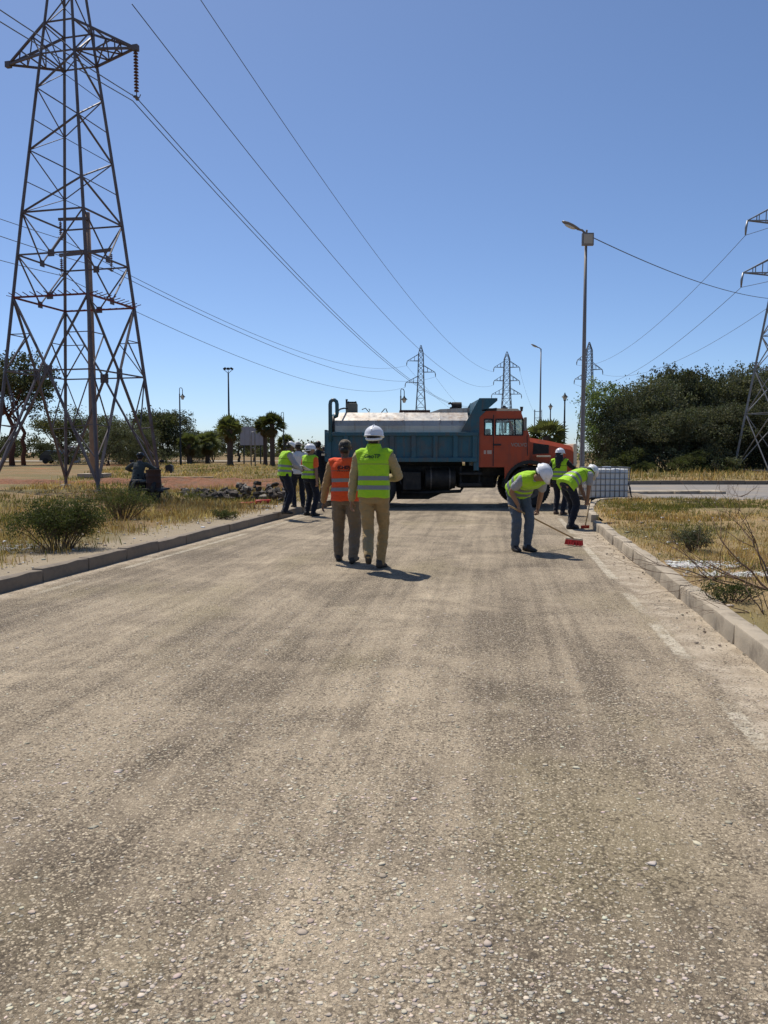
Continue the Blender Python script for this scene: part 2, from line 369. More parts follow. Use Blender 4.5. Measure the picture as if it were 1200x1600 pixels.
def grid(name, P, nx, ny, m):
    vs_ = [P(i / nx, j / ny) for j in range(ny + 1) for i in range(nx + 1)]
    fs_ = [(j * (nx + 1) + i, j * (nx + 1) + i + 1, (j + 1) * (nx + 1) + i + 1, (j + 1) * (nx + 1) + i) for j in range(ny) for i in range(nx)]
    me = npmesh(name, vs_, fs_); return obj(name, me, m, None, True)
g = MB().add([(-900, -60, -0.06), (900, -60, -0.06), (900, 1500, -0.06), (-900, 1500, -0.06)], [(0, 1, 2, 3)]).build('ground', M['ground'], None, False, False); struct(g)
def road_pt(a, b):
    u = -7.5 + 12.5 * a; v = -4 + 84 * b ** 1.7
    return (u, v, 0.0)
road = grid('road', road_pt, 40, 90, M['road']); road.rotation_euler = (0, 0, -RANG); struct(road)
side = MB().add([(3.2, 21.0, -0.035), (80, 21.0, -0.035), (80, 40.0, -0.035), (3.2, 40.0, -0.035)], [(0, 1, 2, 3)]).build('side_road', M['asphalt2'], None, False, False); struct(side)

KLB = 0.155                                                            # depth of a kerb stone
kl_n = Vector((-math.cos(LANG), math.sin(LANG), 0))                    # away from the road, to the left
def lf(a, b):
    x = -(KLB - 0.01) - 260 * a ** 2.6; y = -6 + 420 * b ** 2.2
    c, s = math.cos(LANG), math.sin(LANG)
    wx, wy = KL0.x + x * c + y * s, KL0.y - x * s + y * c
    z = fz(wx, wy)
    t = min(1.0, (-x - KLB) / 0.5); z = z * t + 0.142 * (1 - t)
    return (x, y, z)
left_field = grid('left_field', lf, 110, 150, M['field']); left_field.location = (KL0.x, KL0.y, 0); left_field.rotation_euler = (0, 0, -LANG); struct(left_field)
def isl(a, b):
    Y = -3 + 27.4 * b; x0 = XR(Y) + 0.15; X = x0 + 46 * a ** 2.2
    d = X - x0; z = 0.13 + 0.06 * mnoise.noise((X * 0.5, Y * 0.5, 1.0)) * min(1, d) + 0.05 * mnoise.noise((X * 2.1, Y * 2.1, 5.0)) * min(1, d)
    e = 24.4 - Y
    if e < 0.8: z = z * max(0.0, e / 0.8) - 0.03 * (1 - e / 0.8)
    return (X, Y, z)
right_verge = grid('right_verge', isl, 80, 90, M['island']); struct(right_verge)
def frv(a, b):
    X = -4 + 130 * a; Y = 38.95 + 60 * b; return (X, Y, 0.12 + 0.1 * mnoise.noise((X * 0.2, Y * 0.2, 2)) * b)
far_verge = grid('far_verge', frv, 60, 40, M['island']); struct(far_verge)

# kerbs: one stone at a time
def stone_mesh(seed, L=1.0, D=KLB, H=0.30):
    rr = random.Random(seed); bm = bmesh.new()
    bmesh.ops.create_cube(bm, size=1.0)
    for v in bm.verts: v.co = Vector((v.co.x * D, v.co.y * (L - 0.012), v.co.z * H))
    bmesh.ops.bevel(bm, geom=list(bm.edges), offset=0.014, segments=2, affect='EDGES', profile=0.5)
    bmesh.ops.subdivide_edges(bm, edges=[e for e in bm.edges if e.calc_length() > 0.2], cuts=3, use_grid_fill=True)
    for v in bm.verts:
        q = mnoise.noise_vector((v.co.x * 9 + seed * 3.3, v.co.y * 7, v.co.z * 9)); v.co += q * 0.012
    for v in bm.verts: v.co.z += -H / 2
    bmesh.ops.recalc_face_normals(bm, faces=bm.faces)
    me = bpy.data.meshes.new('kerb_stone'); bm.to_mesh(me); bm.free(); return me
SM = [stone_mesh(i) for i in range(5)]
def kerb(name, pts, label, m, h=0.155, jit=0.010):
    root = bpy.data.objects.new(name, None); COL.objects.link(root); tag(root, label, 'kerb', None, 'structure')
    for i in range(len(pts) - 1):
        a, b = Vector(pts[i]), Vector(pts[i + 1]); d = b - a
        me = SM[random.randrange(5)]
        k = (me, m)
        if k not in KM: c = me.copy(); c.materials.clear(); c.materials.append(m); c.polygons.foreach_set('use_smooth', [True] * len(c.polygons)); c.set_sharp_from_angle(angle=R(40)); KM[k] = c
        o = bpy.data.objects.new('kerb_stone', KM[k]); COL.objects.link(o); o.parent = root
        o.location = (a + b) / 2 + Vector((random.uniform(-jit, jit), 0, h + random.uniform(-jit, jit)))
        o.rotation_euler = (random.uniform(-.010, .010), random.uniform(-.035, .035), -math.atan2(d.x, d.y)); o.scale = (1, d.length, 1)
    return root
KM = {}
pts = []; y = 0.0
for i in range(34): pts.append(Vector((KL0.x, KL0.y, 0)) + ld * (-5.2 + i * 1.0) + kl_n * KLB / 2)
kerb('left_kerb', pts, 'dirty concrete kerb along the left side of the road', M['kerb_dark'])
pts = []
Y = 2.4
while Y < 16.2: pts.append((XR(Y) + KLB / 2, Y, 0)); Y += 0.985
kerb('right_kerb', pts, 'pale concrete kerb of separate stones on the right roadside', M['kerb'])
pts = []
while Y < 24.0: pts.append((XR(Y + 0.35) + KLB / 2, Y + 0.35, 0)); Y += 0.985
e = Vector(pts[-1]); pts += [e + Vector((0.28, 0.45, 0)), e + Vector((0.75, 0.7, 0)), e + Vector((1.5, 0.75, 0))]
kerb('corner_kerb', pts, 'kerb stones curving round the corner by the bending worker', M['kerb'])
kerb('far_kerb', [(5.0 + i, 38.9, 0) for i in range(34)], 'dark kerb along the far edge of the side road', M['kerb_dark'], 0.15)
mk = kerb('median_kerb', [(8.7 + i * 0.95, 30.6, 0) for i in range(5)], 'short tan kerb lying in the middle of the side road', M['kerb'], 0.075)
for o in mk.children: o.scale.x = 6.0

# loose chippings on the road near the camera: uncountable
ICO_V = []; 
t_ = (1 + 5 ** .5) / 2
ICO_V = np.array([(-1, t_, 0), (1, t_, 0), (-1, -t_, 0), (1, -t_, 0), (0, -1, t_), (0, 1, t_), (0, -1, -t_), (0, 1, -t_), (t_, 0, -1), (t_, 0, 1), (-t_, 0, -1), (-t_, 0, 1)]) / 1.9
ICO_F = np.array([(0, 11, 5), (0, 5, 1), (0, 1, 7), (0, 7, 10), (0, 10, 11), (1, 5, 9), (5, 11, 4), (11, 10, 2), (10, 7, 6), (7, 1, 8), (3, 9, 4), (3, 4, 2), (3, 2, 6), (3, 6, 8), (3, 8, 9), (4, 9, 5), (2, 4, 11), (6, 2, 10), (8, 6, 7), (9, 8, 1)])
def pebbles(P, S, cols, flat=0.45):
    n = len(P); V = np.repeat(ICO_V[None], n, 0) * rng.uniform(0.62, 1.3, (n, 12, 1))
    V = V * (S[:, None, None] * np.stack([rng.uniform(.75, 1.3, n), rng.uniform(.75, 1.3, n), rng.uniform(flat * .7, flat * 1.3, n)], 1)[:, None, :])
    a = rng.uniform(0, 6.28, n); c, s = np.cos(a)[:, None], np.sin(a)[:, None]
    V = np.stack([V[:, :, 0] * c - V[:, :, 1] * s, V[:, :, 0] * s + V[:, :, 1] * c, V[:, :, 2]], 2) + P[:, None, :]
    Fc = (ICO_F[None] + (np.arange(n) * 12)[:, None, None]).reshape(-1, 3)
    return V.reshape(-1, 3), Fc, np.repeat(cols, 12, 0)
def noise2(x, y, s, o=0.0): return np.array([mnoise.noise((a * s, b * s, o)) for a, b in zip(x, y)])
def stonecols(n, lo=0.16, hi=0.52, tone=(1.0, 0.855, 0.66)):
    k = lo + (hi - lo) * rng.beta(1.6, 1.8, n); return k[:, None] * np.array(tone)[None] * rng.uniform(0.93, 1.07, (n, 3))
n = 52000
yy = 1.7 + 8.5 * rng.random(n) ** 1.7; xx = rng.uniform(-1, 1, n) * (yy * 0.5 + 0.25)
keep = (noise2(xx * 1.0, yy * 0.45, 1.1) + rng.normal(0, 0.28, n) > -0.1)
xx, yy = xx[keep], yy[keep]
k2 = (xx < np.array([XR(b) - 0.02 for b in yy])) & (xx > np.array([XL(b) + 0.02 for b in yy])); xx, yy = xx[k2], yy[k2]
n = len(xx); S = 0.0022 + 0.0078 * rng.random(n) ** 3.2
big = rng.random(n) < 0.006; S[big] = rng.uniform(0.010, 0.0185, big.sum())
P = np.stack([xx, yy, S * 0.02], 1)
V, Fc, C = pebbles(P, S, stonecols(n, 0.28, 0.64, (1.0, 0.865, 0.68)), 0.26)
M['tint'] = tintmat('stone_tint', 0.92)
o = obj('loose_gravel', npmesh('loose_gravel', V, Fc, C), M['tint']); tag(o, 'pale stone chippings scattered over the near road surface', 'gravel', None, 'stuff')
# pale stones on both verges and in the gutters
pl = []
for _ in range(900):
    Yv = random.uniform(8, 32); X = XL(Yv) - KLB - abs(random.gauss(0, 1.6)) - 0.02; pl.append((X, Yv, fz(X, Yv) + 0.005))
for _ in range(500):
    Yv = random.uniform(5, 23); X = XR(Yv) + KLB + abs(random.gauss(0, 1.8)) + 0.05; pl.append((X, Yv, 0.14))
P = np.array(pl); S = 0.010 + 0.032 * rng.random(len(P)) ** 4
Cs = stonecols(len(P), 0.20, 0.55, (1, 0.88, 0.72)); wh = rng.random(len(P)) < 0.07; Cs[wh] = 0.78; S[wh] = rng.uniform(0.018, 0.045, wh.sum())
V, Fc, C = pebbles(P, S, Cs, 0.45)
tag(obj('verge_stones', npmesh('verge_stones', V, Fc, C), M['tint']), 'small pale stones strewn over the dry verges', 'stones', None, 'stuff')
pl = []
for _ in range(260):
    Yv = random.uniform(3.5, 16); X = XR(Yv) - abs(random.gauss(0, 0.16)) - 0.01; pl.append((X, Yv, 0.01))
P = np.array(pl); S = 0.004 + 0.012 * rng.random(len(P)) ** 3
V, Fc, C = pebbles(P, S, stonecols(len(P), 0.10, 0.4), 0.45)
tag(obj('gutter_grit', npmesh('gutter_grit', V, Fc, C), M['tint']), 'dark grit and clods in the dusty gutter by the right kerb', 'grit', None, 'stuff')

# ------------------------------------------------------------------ grass
def blades(P, H, W, cols, lean=0.5):
    n = len(P); a = rng.uniform(0, 6.28, n); d = np.stack([np.cos(a), np.sin(a), np.zeros(n)], 1)
    l = rng.normal(0, lean, (n, 2)) * H[:, None]
    tip = P + np.concatenate([l, H[:, None]], 1); mid = P + np.concatenate([l * 0.3, H[:, None] * 0.55], 1)
    V = np.stack([P - d * W[:, None], P + d * W[:, None], mid + d * W[:, None] * .7, mid - d * W[:, None] * .7, tip], 1).reshape(-1, 3)
    b = (np.arange(n) * 5)[:, None]
    Fq = np.concatenate([b + np.array([[0, 1, 2]]), b + np.array([[0, 2, 3]]), b + np.array([[3, 2, 4]])], 0)
    return V, Fq, np.repeat(cols, 5, 0)
def grasscols(n, x, y, greeny=0.25):
    dry = np.array([(0.42, 0.295, 0.145), (0.33, 0.215, 0.10), (0.52, 0.41, 0.25), (0.27, 0.16, 0.075)])
    gr = np.array([(0.115, 0.12, 0.04), (0.16, 0.15, 0.055), (0.09, 0.10, 0.035)])
    g = (noise2(x, y, 0.28, 4.0) * 1.2 + rng.normal(0, .25, n) + greeny - 0.5) > 0
    c = dry[rng.integers(0, 4, n)]; c[g] = gr[rng.integers(0, 3, g.sum())]
    return c * rng.uniform(0.75, 1.2, (n, 1))
def tufts(n, sampler, per=9, spread=0.09, h=(0.05, 0.22), wd=0.004, greeny=0.25, zf=fz, cut=-0.1, nz=0.6):
    x, y = sampler(n); k = noise2(x, y, nz, 2.0) + rng.normal(0, 0.2, n) > cut; x, y = x[k], y[k]; n = len(x)
    hh = h[0] + (h[1] - h[0]) * rng.random(n) ** 2.2
    cx = grasscols(n, x, y, greeny)
    X = np.repeat(x, per) + rng.normal(0, spread, n * per); Yv = np.repeat(y, per) + rng.normal(0, spread, n * per)
    H = np.repeat(hh, per) * rng.uniform(0.45, 1.15, n * per); Cc = np.repeat(cx, per, 0) * rng.uniform(0.8, 1.2, (n * per, 1))
    Z = np.repeat(np.array([zf(a, b) for a, b in zip(x, y)]), per) - 0.015
    dist = np.sqrt(X ** 2 + Yv ** 2); W = wd * np.clip(dist / 11, 0.6, 5) * rng.uniform(.6, 1.3, n * per)
    return blades(np.stack([X, Yv, Z], 1), H, W, Cc, 0.35)
def s_left(n):
    y = 8 + 26 * rng.random(n) ** 1.15; x = np.array([XL(b) for b in y]) - 0.55 - rng.gamma(1.7, 2.6, n); return x, y
def s_leftfar(n):
    y = 30 + 62 * rng.random(n) ** 1.3; x = np.array([XL(b) for b in y]) - 0.5 - rng.random(n) * (y * 0.42); return x, y
def s_right(n):
    y = 4.8 + 19.2 * rng.random(n) ** 1.05; x = np.array([XR(b) for b in y]) + 0.2 + rng.gamma(1.5, 1.9, n); return x, y
def s_far(n):
    y = rng.uniform(39.2, 62, n); x = rng.uniform(4, 34, n); return x, y
zr = lambda a, b: 0.13
M['grass'] = leafmat('dry_grass', (1, 1, 1), 0.35)
for nm, lab, dat in (('dry_grass', 'dry straw coloured grass on the left verge', tufts(12000, s_left, 9, 0.11, (0.04, 0.24), 0.0045, 0.2, fz, -0.22)),
                     ('field_grass', 'thin dry grass over the far left field', tufts(11000, s_leftfar, 5, 0.22, (0.05, 0.3), 0.004, 0.42, fz, -0.25, 0.25)),
                     ('verge_grass', 'dry grass and weeds on the right verge', tufts(11000, s_right, 9, 0.08, (0.03, 0.15), 0.004, 0.5, zr, -0.3)),
                     ('roadside_grass', 'dry grass strip in front of the dense thicket', tufts(2200, s_far, 7, 0.25, (0.1, 0.5), 0.004, 0.35, zr, -0.4))):
    tag(obj(nm, npmesh(nm, *dat), M['grass']), lab, 'grass', None, 'stuff')

# ------------------------------------------------------------------ plants and trees
def leaves(P, S, cols, aspect=0.6, droop=0.0):
    n = len(P); d = rng.normal(0, 1, (n, 3)); d[:, 2] -= droop; d /= np.linalg.norm(d, axis=1)[:, None]
    e = np.cross(d, rng.normal(0, 1, (n, 3))); e /= np.linalg.norm(e, axis=1)[:, None] + 1e-9
    a = d * S[:, None]; b = e * (S * aspect)[:, None]
    V = np.stack([P - a, P + b * .9 - a * .1, P + a, P - b * .9 - a * .1], 1).reshape(-1, 3)
    Fq = (np.arange(n) * 4)[:, None] + np.array([[0, 1, 2, 3]])
    return V, Fq, np.repeat(cols, 4, 0)
def crown(name, blobs, n, size, m, parent, seed=0, cl=0.35, var=0.35, aspect=0.6, hollow=0.55, fine=26):
    r = np.random.default_rng(seed); P = []; C = []
    wts = np.array([b[1][0] * b[1][1] + b[1][0] * b[1][2] for b in blobs]); wts = wts / wts.sum()
    for (c, rad), wt in zip(blobs, wts):
        k = max(3, int(n * wt / fine)); u = r.normal(0, 1, (k, 3)); u /= np.linalg.norm(u, axis=1)[:, None]
        q = np.array(c) + u * np.array(rad) * (hollow + (1 - hollow) * r.random((k, 1)) ** 0.6)
        tone = r.uniform(1 - var, 1 + var, (k, 1)) * np.concatenate([r.uniform(.9, 1.15, (k, 1)), np.ones((k, 1)), r.uniform(.75, 1.1, (k, 1))], 1)
        cr = cl * r.uniform(0.5, 1.3, (k, 1, 1))
        pp = q[:, None, :] + r.normal(0, 1, (k, fine, 3)) * cr * np.array([1, 1, 0.7])
        P.append(pp.reshape(-1, 3)); C.append(np.repeat(tone, fine, 0))
    P = np.concatenate(P); C = np.concatenate(C); P[:, 2] = np.maximum(P[:, 2], 0.02)
    S = size * r.uniform(0.5, 1.25, len(P)); C = C * r.uniform(0.85, 1.15, (len(P), 1))
    V, Fq, Cc = leaves(P, S, C, aspect)
    return obj(name, npmesh(name, V, Fq, Cc), m, parent)
M['leaf_oak'] = leafmat('cork_oak_leaf', (0.085, 0.094, 0.052), 0.2)
M['leaf_dark'] = leafmat('dark_thicket_leaf', (0.098, 0.108, 0.070), 0.18)
M['leaf_light'] = leafmat('light_green_leaf', (0.13, 0.17, 0.085), 0.35)
M['leaf_bush'] = leafmat('grey_green_bush_leaf', (0.085, 0.10, 0.04), 0.25)
M['leaf_palm'] = leafmat('palm_frond', (0.095, 0.11, 0.055), 0.25)
M['bark'] = mat('tree_bark', (0.085, 0.06, 0.045), 0.95, 0, 0.3, 4, 0.8, 18, 0.03)
M['bark_red'] = mat('stripped_cork_bark', (0.13, 0.05, 0.03), 0.95, 0, 0.3, 4, 0.8, 18, 0.03)
M['twig'] = mat('dry_twig', (0.14, 0.085, 0.055), 0.9, 0, 0.3, 8, 0.3, 40, 0.003)
def limbs(mb, p, d, L, r, depth, rr, spread=0.7, up=0.15, ends=None, taper=0.62, kids=(2, 3), seg=4):
    p = Vector(p); d = Vector(d).normalized(); pts = [p]; rad = [r]
    for i in range(seg):
        d = (d + Vector((rr.gauss(0, .16), rr.gauss(0, .16), rr.gauss(0, .1) + up * 0.3))).normalized()
        p = p + d * L / seg; pts.append(p); rad.append(r * (1 - (1 - taper) * (i + 1) / seg))
    mb.tube(pts, rad, 7 if r > 0.03 else 4)
    if depth == 0:
        if ends is not None: ends.append(p)
        return
    for _ in range(rr.randint(*kids)):
        nd = (d + Vector((rr.gauss(0, spread), rr.gauss(0, spread), rr.gauss(0, spread * .6) + up))).normalized()
        limbs(mb, p, nd, L * rr.uniform(.55, .85), rad[-1] * rr.uniform(.6, .85), depth - 1, rr, spread, up, ends, taper, kids, seg)
TREES = {}
def tree_proto(key, h, w, seed, leafm, n=4200, size=0.16, trunk=0.3, trunk_r=0.16, low=False, cl=0.45, barkm=None, bare=False, depth=2):
    rr = random.Random(seed); mb = MB(); ends = []
    if low:
        for k in range(4): limbs(mb, (rr.uniform(-.3, .3), rr.uniform(-.3, .3), -0.1), (rr.gauss(0, .4), rr.gauss(0, .4), 1), h * .24, trunk_r * .6, 2, rr, 0.5, 0.25, ends)
    else:
        pts = [Vector((0, 0, -0.15))]
        for i in range(5): pts.append(Vector((rr.gauss(0, .08) * (i + 1) * .5, rr.gauss(0, .08) * (i + 1) * .5, h * trunk * (i + 1) / 5)))
        mb.tube(pts, [trunk_r * 1.35, trunk_r * 1.05, trunk_r, trunk_r * .95, trunk_r * .9, trunk_r * .85], 9)
        for k in range(5):
            a = 6.28 * k / 5 + rr.uniform(-.4, .4); limbs(mb, pts[-1], (math.cos(a) * .75, math.sin(a) * .75, rr.uniform(.5, 1.1)), h * .24, trunk_r * .55, depth, rr, 0.6, 0.18, ends)
    tr = mb.build('trunk', barkm or M['bark'], None, True)
    blobs = []
    if low:
        for k in range(16):
            a = rr.uniform(0, 6.28); t = rr.random(); rad = w * (0.34 + .3 * rr.random()) * (1 - .55 * t)
            blobs.append(((math.cos(a) * rad, math.sin(a) * rad, h * (.08 + .76 * t)), (w * rr.uniform(.16, .27), w * rr.uniform(.16, .27), h * rr.uniform(.10, .17))))
        blobs.append(((0, 0, h * .45), (w * .33, w * .33, h * .38)))
    else:
        for q in ends: blobs.append(((q.x, q.y, q.z), (w * rr.uniform(.08, .15), w * rr.uniform(.08, .15), h * rr.uniform(.05, .09))))
        for k in range(7):
            a = rr.uniform(0, 6.28); t = rr.random(); rad = w * .32 * rr.random() ** .5
            blobs.append(((math.cos(a) * rad, math.sin(a) * rad, h * (trunk + .1 + (.85 - trunk) * t)), (w * rr.uniform(.1, .2), w * rr.uniform(.1, .2), h * rr.uniform(.06, .11))))
    cr = crown('crown', blobs, n, size, leafm, None, seed, cl)
    # scale the crown so that its top really reaches h
    mx = max(v.co.z for v in cr.data.vertices); 
    TREES[key] = (tr, cr, h / mx)
    return TREES[key]
used = set()
def plant(key, name, label, loc, s=1.0, rz=0.0, cat='tree', group=None, sx=1.0, zs=1.0):
    tr, cr, k = TREES[key]; root = thing(name, label, cat, loc, rz, group); root.scale = (s * sx, s * sx, s * k * zs)
    for q in (tr, cr):
        if key in used: c = q.copy(); COL.objects.link(c)
        else: c = q
        c.parent = root
    used.add(key); return root
tree_proto('oakA', 7, 7, 11, M['leaf_oak'], 7000, 0.13)
tree_proto('oakB', 7, 6, 12, M['leaf_oak'], 6500, 0.13, 0.26)
tree_proto('oakC', 7, 8, 13, M['leaf_oak'], 7500, 0.13, 0.22)
tree_proto('pine', 12, 8, 14, M['leaf_oak'], 5200, 0.17, 0.42, 0.24, False, 0.42, M['bark_red'])
tree_proto('thickA', 6.5, 7, 21, M['leaf_dark'], 19000, 0.085, low=True, cl=0.22)
tree_proto('thickB', 6.5, 6.5, 22, M['leaf_dark'], 19000, 0.085, low=True, cl=0.2)
tree_proto('thickC', 6.5, 7, 23, M['leaf_dark'], 19000, 0.085, low=True, cl=0.24)
tree_proto('sapling', 6.5, 3.2, 24, M['leaf_light'], 8000, 0.085, low=True, cl=0.22)
tree_proto('scrub', 2.4, 2.6, 25, M['leaf_bush'], 5000, 0.07, low=True, cl=0.16, trunk_r=0.05)
def hgt(py, Y): return CAMH + Y * math.tan(math.atan((800 - py) / F) - PITCH)
def gx(px, Y): return (px - 600) * Y / F * 1.0
# dense thicket on the right (each shrub-tree a thing of its own)
th = [(938, 603, 60, 'sapling', 0.8), (962, 628, 60, 'thickB', .75), (990, 607, 62, 'thickA', .95), (1024, 595, 63, 'thickC', 1), (1058, 586, 65, 'thickB', 1.05), (1106, 584, 65, 'thickA', 1.1),
      (1150, 584, 64, 'thickC', 1.05), (1196, 578, 65, 'thickB', 1.1), (1244, 576, 66, 'thickA', 1.1), (975, 655, 58.5, 'thickC', .7), (1012, 650, 59, 'thickB', .8), (1046, 643, 59, 'thickA', .8), (1084, 638, 59.5, 'thickC', .85),
      (1124, 640, 60, 'thickB', .85), (1170, 636, 61, 'thickA', .85), (1215, 640, 60, 'thickC', .85), (1080, 600, 68, 'thickC', 1.1), (1130, 596, 69, 'thickB', 1.1), (1180, 598, 70, 'thickA', 1.1)]
tl = ['slender pale green tree at the left end of the thicket, next to the lattice mast', 'low dark tree just right of the pale green tree in the thicket', 'dark round tree above the white caged tank, in the thicket', 'dark tree with a domed top left of the thicket\'s highest crowns',
      'tall dark tree at the left of the thicket\'s two highest crowns', 'tallest dark tree with rounded top in the middle of the thicket', 'dark tree just left of the pylon at the right edge', 'dark tree behind the pylon at the right edge',
      'dark tree past the right edge pylon', 'short front-row bush at the left of the thicket above the white tank', 'front-row bush right of the white tank in the thicket', 'front-row bush below the domed tree in the thicket', 'front-row bush below the tallest dark tree',
      'front-row bush right of the thicket\'s middle', 'front-row bush at the foot of the right edge pylon', 'front-row bush behind the right edge pylon legs', 'back-row tree between the two highest crowns of the thicket', 'back-row tree right of the thicket\'s tallest crown', 'back-row tree left of the right edge pylon']
for i, (px, py, Y, k, sx) in enumerate(th):
    h = hgt(py, Y) * 1.1; s = h / 6.5
    plant(k, 'thicket_tree', tl[i], (gx(px, Y), Y, 0.1), s, random.uniform(0, 6.28), 'tree', 'trees of the dense thicket on the right', max(0.85, sx / max(.7, s)) if k != 'sapling' else 1.0)
for i, (px, py, Y, lab) in enumerate([(1065, 712, 55, 'light green scrub in front of the thicket, left of the middle'), (1082, 704, 56, 'light green scrub in front of the thicket, nearest the middle'), (985, 700, 56, 'grey green scrub behind the white caged tank'), (1140, 716, 56, 'low scrub left of the right edge pylon\'s foot'), (1010, 722, 55, 'small low scrub right of the white caged tank')]):
    h = hgt(py, Y); plant('scrub', 'scrub_bush', lab, (gx(px, Y), Y, 0.1), h / 2.4, random.uniform(0, 6), 'bush', 'scrub before the thicket', 1.2)
# trees beyond the left field
lt = [(20, 545, 84, 'pine', 'tall open tree with bare trunk at the left edge of the photo'), (38, 575, 86, 'pine', 'thinner open tree beside the tall one at the left edge'), (-14, 560, 83, 'pine', 'tall tree cut by the left edge of the photo'),
      (106, 632, 92, 'oakA', 'dark oak seen through the left side of the near pylon'), (150, 645, 95, 'thickA', 'dense oak behind the brown pole in the near pylon'), (190, 648, 90, 'thickC', 'dark oak behind the rider beside the pylon'), (235, 634, 97, 'oakC', 'tall oak just right of the near pylon'),
      (258, 640, 100, 'thickB', 'oak left of the nearest bracket lantern post'), (300, 662, 105, 'oakB', 'smaller oak right of the nearest bracket lantern post'), (332, 668, 108, 'thickC', 'low oak left of the three-headed light mast'), (374, 648, 112, 'oakA', 'oak right behind the three-headed light mast'), (398, 660, 114, 'oakB', 'oak behind the grey billboard'),
      (172, 668, 82, 'thickB', 'low dark oak behind the motorcycle rider'), (222, 668, 85, 'thickA', 'low oak to the right of the rider\'s head'), (70, 690, 130, 'oakC', 'distant low oak left of the parked car'), (10, 690, 140, 'oakA', 'distant low oak behind the bare trunks')]
for px, py, Y, k, lab in lt:
    base = 12 if k == 'pine' else 6.5 if k.startswith('thick') else 7; h = hgt(py, Y)
    plant(k, 'field_tree', lab, (gx(px, Y), Y, 0.1), h / base, random.uniform(0, 6.28), 'tree', 'trees beyond the left field', 1.0 if k == 'pine' else 1.15)
# distant line of trees behind the truck, reads as one mass
mbx = []
rr = random.Random(5); bl = []
for i in range(60):
    Yv = 230 + rr.uniform(-15, 30); X = -60 + 110 * i / 59 + rr.uniform(-2, 2); hh = hgt(694 + rr.uniform(-6, 9), Yv); bl.append(((X, Yv, hh * .45), (3.6, 3.0, hh * .55)))
o = crown('distant_wood', bl, 16000, 0.42, M['leaf_oak'], None, 3, 0.7); tag(o, 'far-off line of trees low on the horizon', 'wood', None, 'stuff')
rr = random.Random(6); bl = []
for i in range(40):
    Yv = 190 + rr.uniform(-15, 30); X = -120 + 75 * i / 39 + rr.uniform(-2, 2); hh = hgt(681 + rr.uniform(-9, 8), Yv); bl.append(((X, Yv, hh * .45), (3.6, 3.0, hh * .55)))
o = crown('distant_wood', bl, 16000, 0.36, M['leaf_oak'], None, 4, 0.7); tag(o, 'far-off trees on the horizon behind the left field', 'wood', None, 'stuff')

# palms
def palm(px, ptop, Y, label, seed, crown_r=1.9, trunk_r=0.26, lean=0.0, hide_trunk=False):
    rr = random.Random(seed); H = hgt(ptop, Y) - crown_r * 0.75
    root = thing('palm_tree', label, 'palm tree', (gx(px, Y), Y, 0.1), 0, 'palm trees')
    top = Vector((lean, 0, H)); mb = MB(); pts = []; rad = []
    for i in range(12):
        t = i / 11; pts.append(Vector((lean * t * t, 0, -0.1 + (H + .1) * t))); rad.append(trunk_r * (1.35 if i == 0 else 1.05 if i == 1 else 0.9 + 0.1 * (i % 2)))
    mb.tube(pts, rad, 10); mb.build('trunk', M['bark'], root, True)
    V = []; Fq = []; C = []
    def frond(d, L, tone, dead=False):
        d = Vector(d).normalized(); s = d.cross(Vector((0, 0, 1))); s = s.normalized() if s.length > .05 else Vector((1, 0, 0)); s = Matrix.Rotation(rr.uniform(-1.0, 1.0), 3, d) @ s; fn = s.cross(d)
        pet = top + d * L * .45 + Vector((0, 0, -0.05 * L)); w = 0.03
        o_ = len(V); V.extend([top + s * w, top - s * w, pet - s * w, pet + s * w]); Fq.append((o_, o_ + 1, o_ + 2, o_ + 3)); C.extend([tone] * 4)
        nb = 11
        for k in range(nb):
            a = R(-72 + 144 * k / (nb - 1)); dd = (d * math.cos(a) + s * math.sin(a)); l = L * (.62 - .16 * abs(a)) * rr.uniform(.85, 1.1)
            e = dd.cross(fn).normalized() * 0.055 * L / 1.2
            m_ = pet + dd * l * .6 + Vector((0, 0, rr.uniform(-.02, .03))); tp = pet + dd * l + Vector((0, 0, -0.05 * L - (.15 if dead else 0)))
            o_ = len(V); V.extend([pet, m_ + e, tp, m_ - e]); Fq.append((o_, o_ + 1, o_ + 2, o_ + 3)); C.extend([tone] * 4)
    for k in range(54):
        a = rr.uniform(0, 6.28); el = rr.uniform(-.5, 1.35); t = rr.uniform(.7, 1.3); frond((math.cos(a) * math.cos(el), math.sin(a) * math.cos(el), math.sin(el)), crown_r * rr.uniform(.8, 1.05), (t, t, t * rr.uniform(.7, 1)))
    obj('crown', npmesh('crown', [tuple(v) for v in V], Fq, np.array(C)), M['leaf_palm'], root)
    V.clear(); Fq.clear(); C.clear()
    for k in range(34):
        a = rr.uniform(0, 6.28); el = rr.uniform(-1.5, -.95); frond((math.cos(a) * math.cos(el), math.sin(a) * math.cos(el), math.sin(el)), crown_r * rr.uniform(.55, .85), (1.3, .85, .75), True)
    obj('dead_skirt', npmesh('dead_skirt', [tuple(v) for v in V], Fq, np.array(C)), M['leaf_palm'], root)
    return root
palm(426, 646, 79, 'tall fan palm behind the men at the left kerb', 1, 1.5, .25)
palm(415, 652, 84, 'fan palm close behind the tall palm, right of the billboard', 2, 1.35, .22)
palm(360, 652, 82, 'fan palm at the foot of the three-headed light mast', 3, 1.7, .32)
palm(296, 678, 95, 'short fan palm right of the nearest bracket lantern post', 4, 1.7, .28)
palm(325, 676, 98, 'short fan palm left of the three-headed light mast', 5, 1.75, .28)
palm(447, 680, 110, 'small distant palm above the left group of men', 6, 1.4, .22)
palm(853, 656, 58, 'fan palm rising behind the orange bonnet of the truck', 7, 1.65, .3)

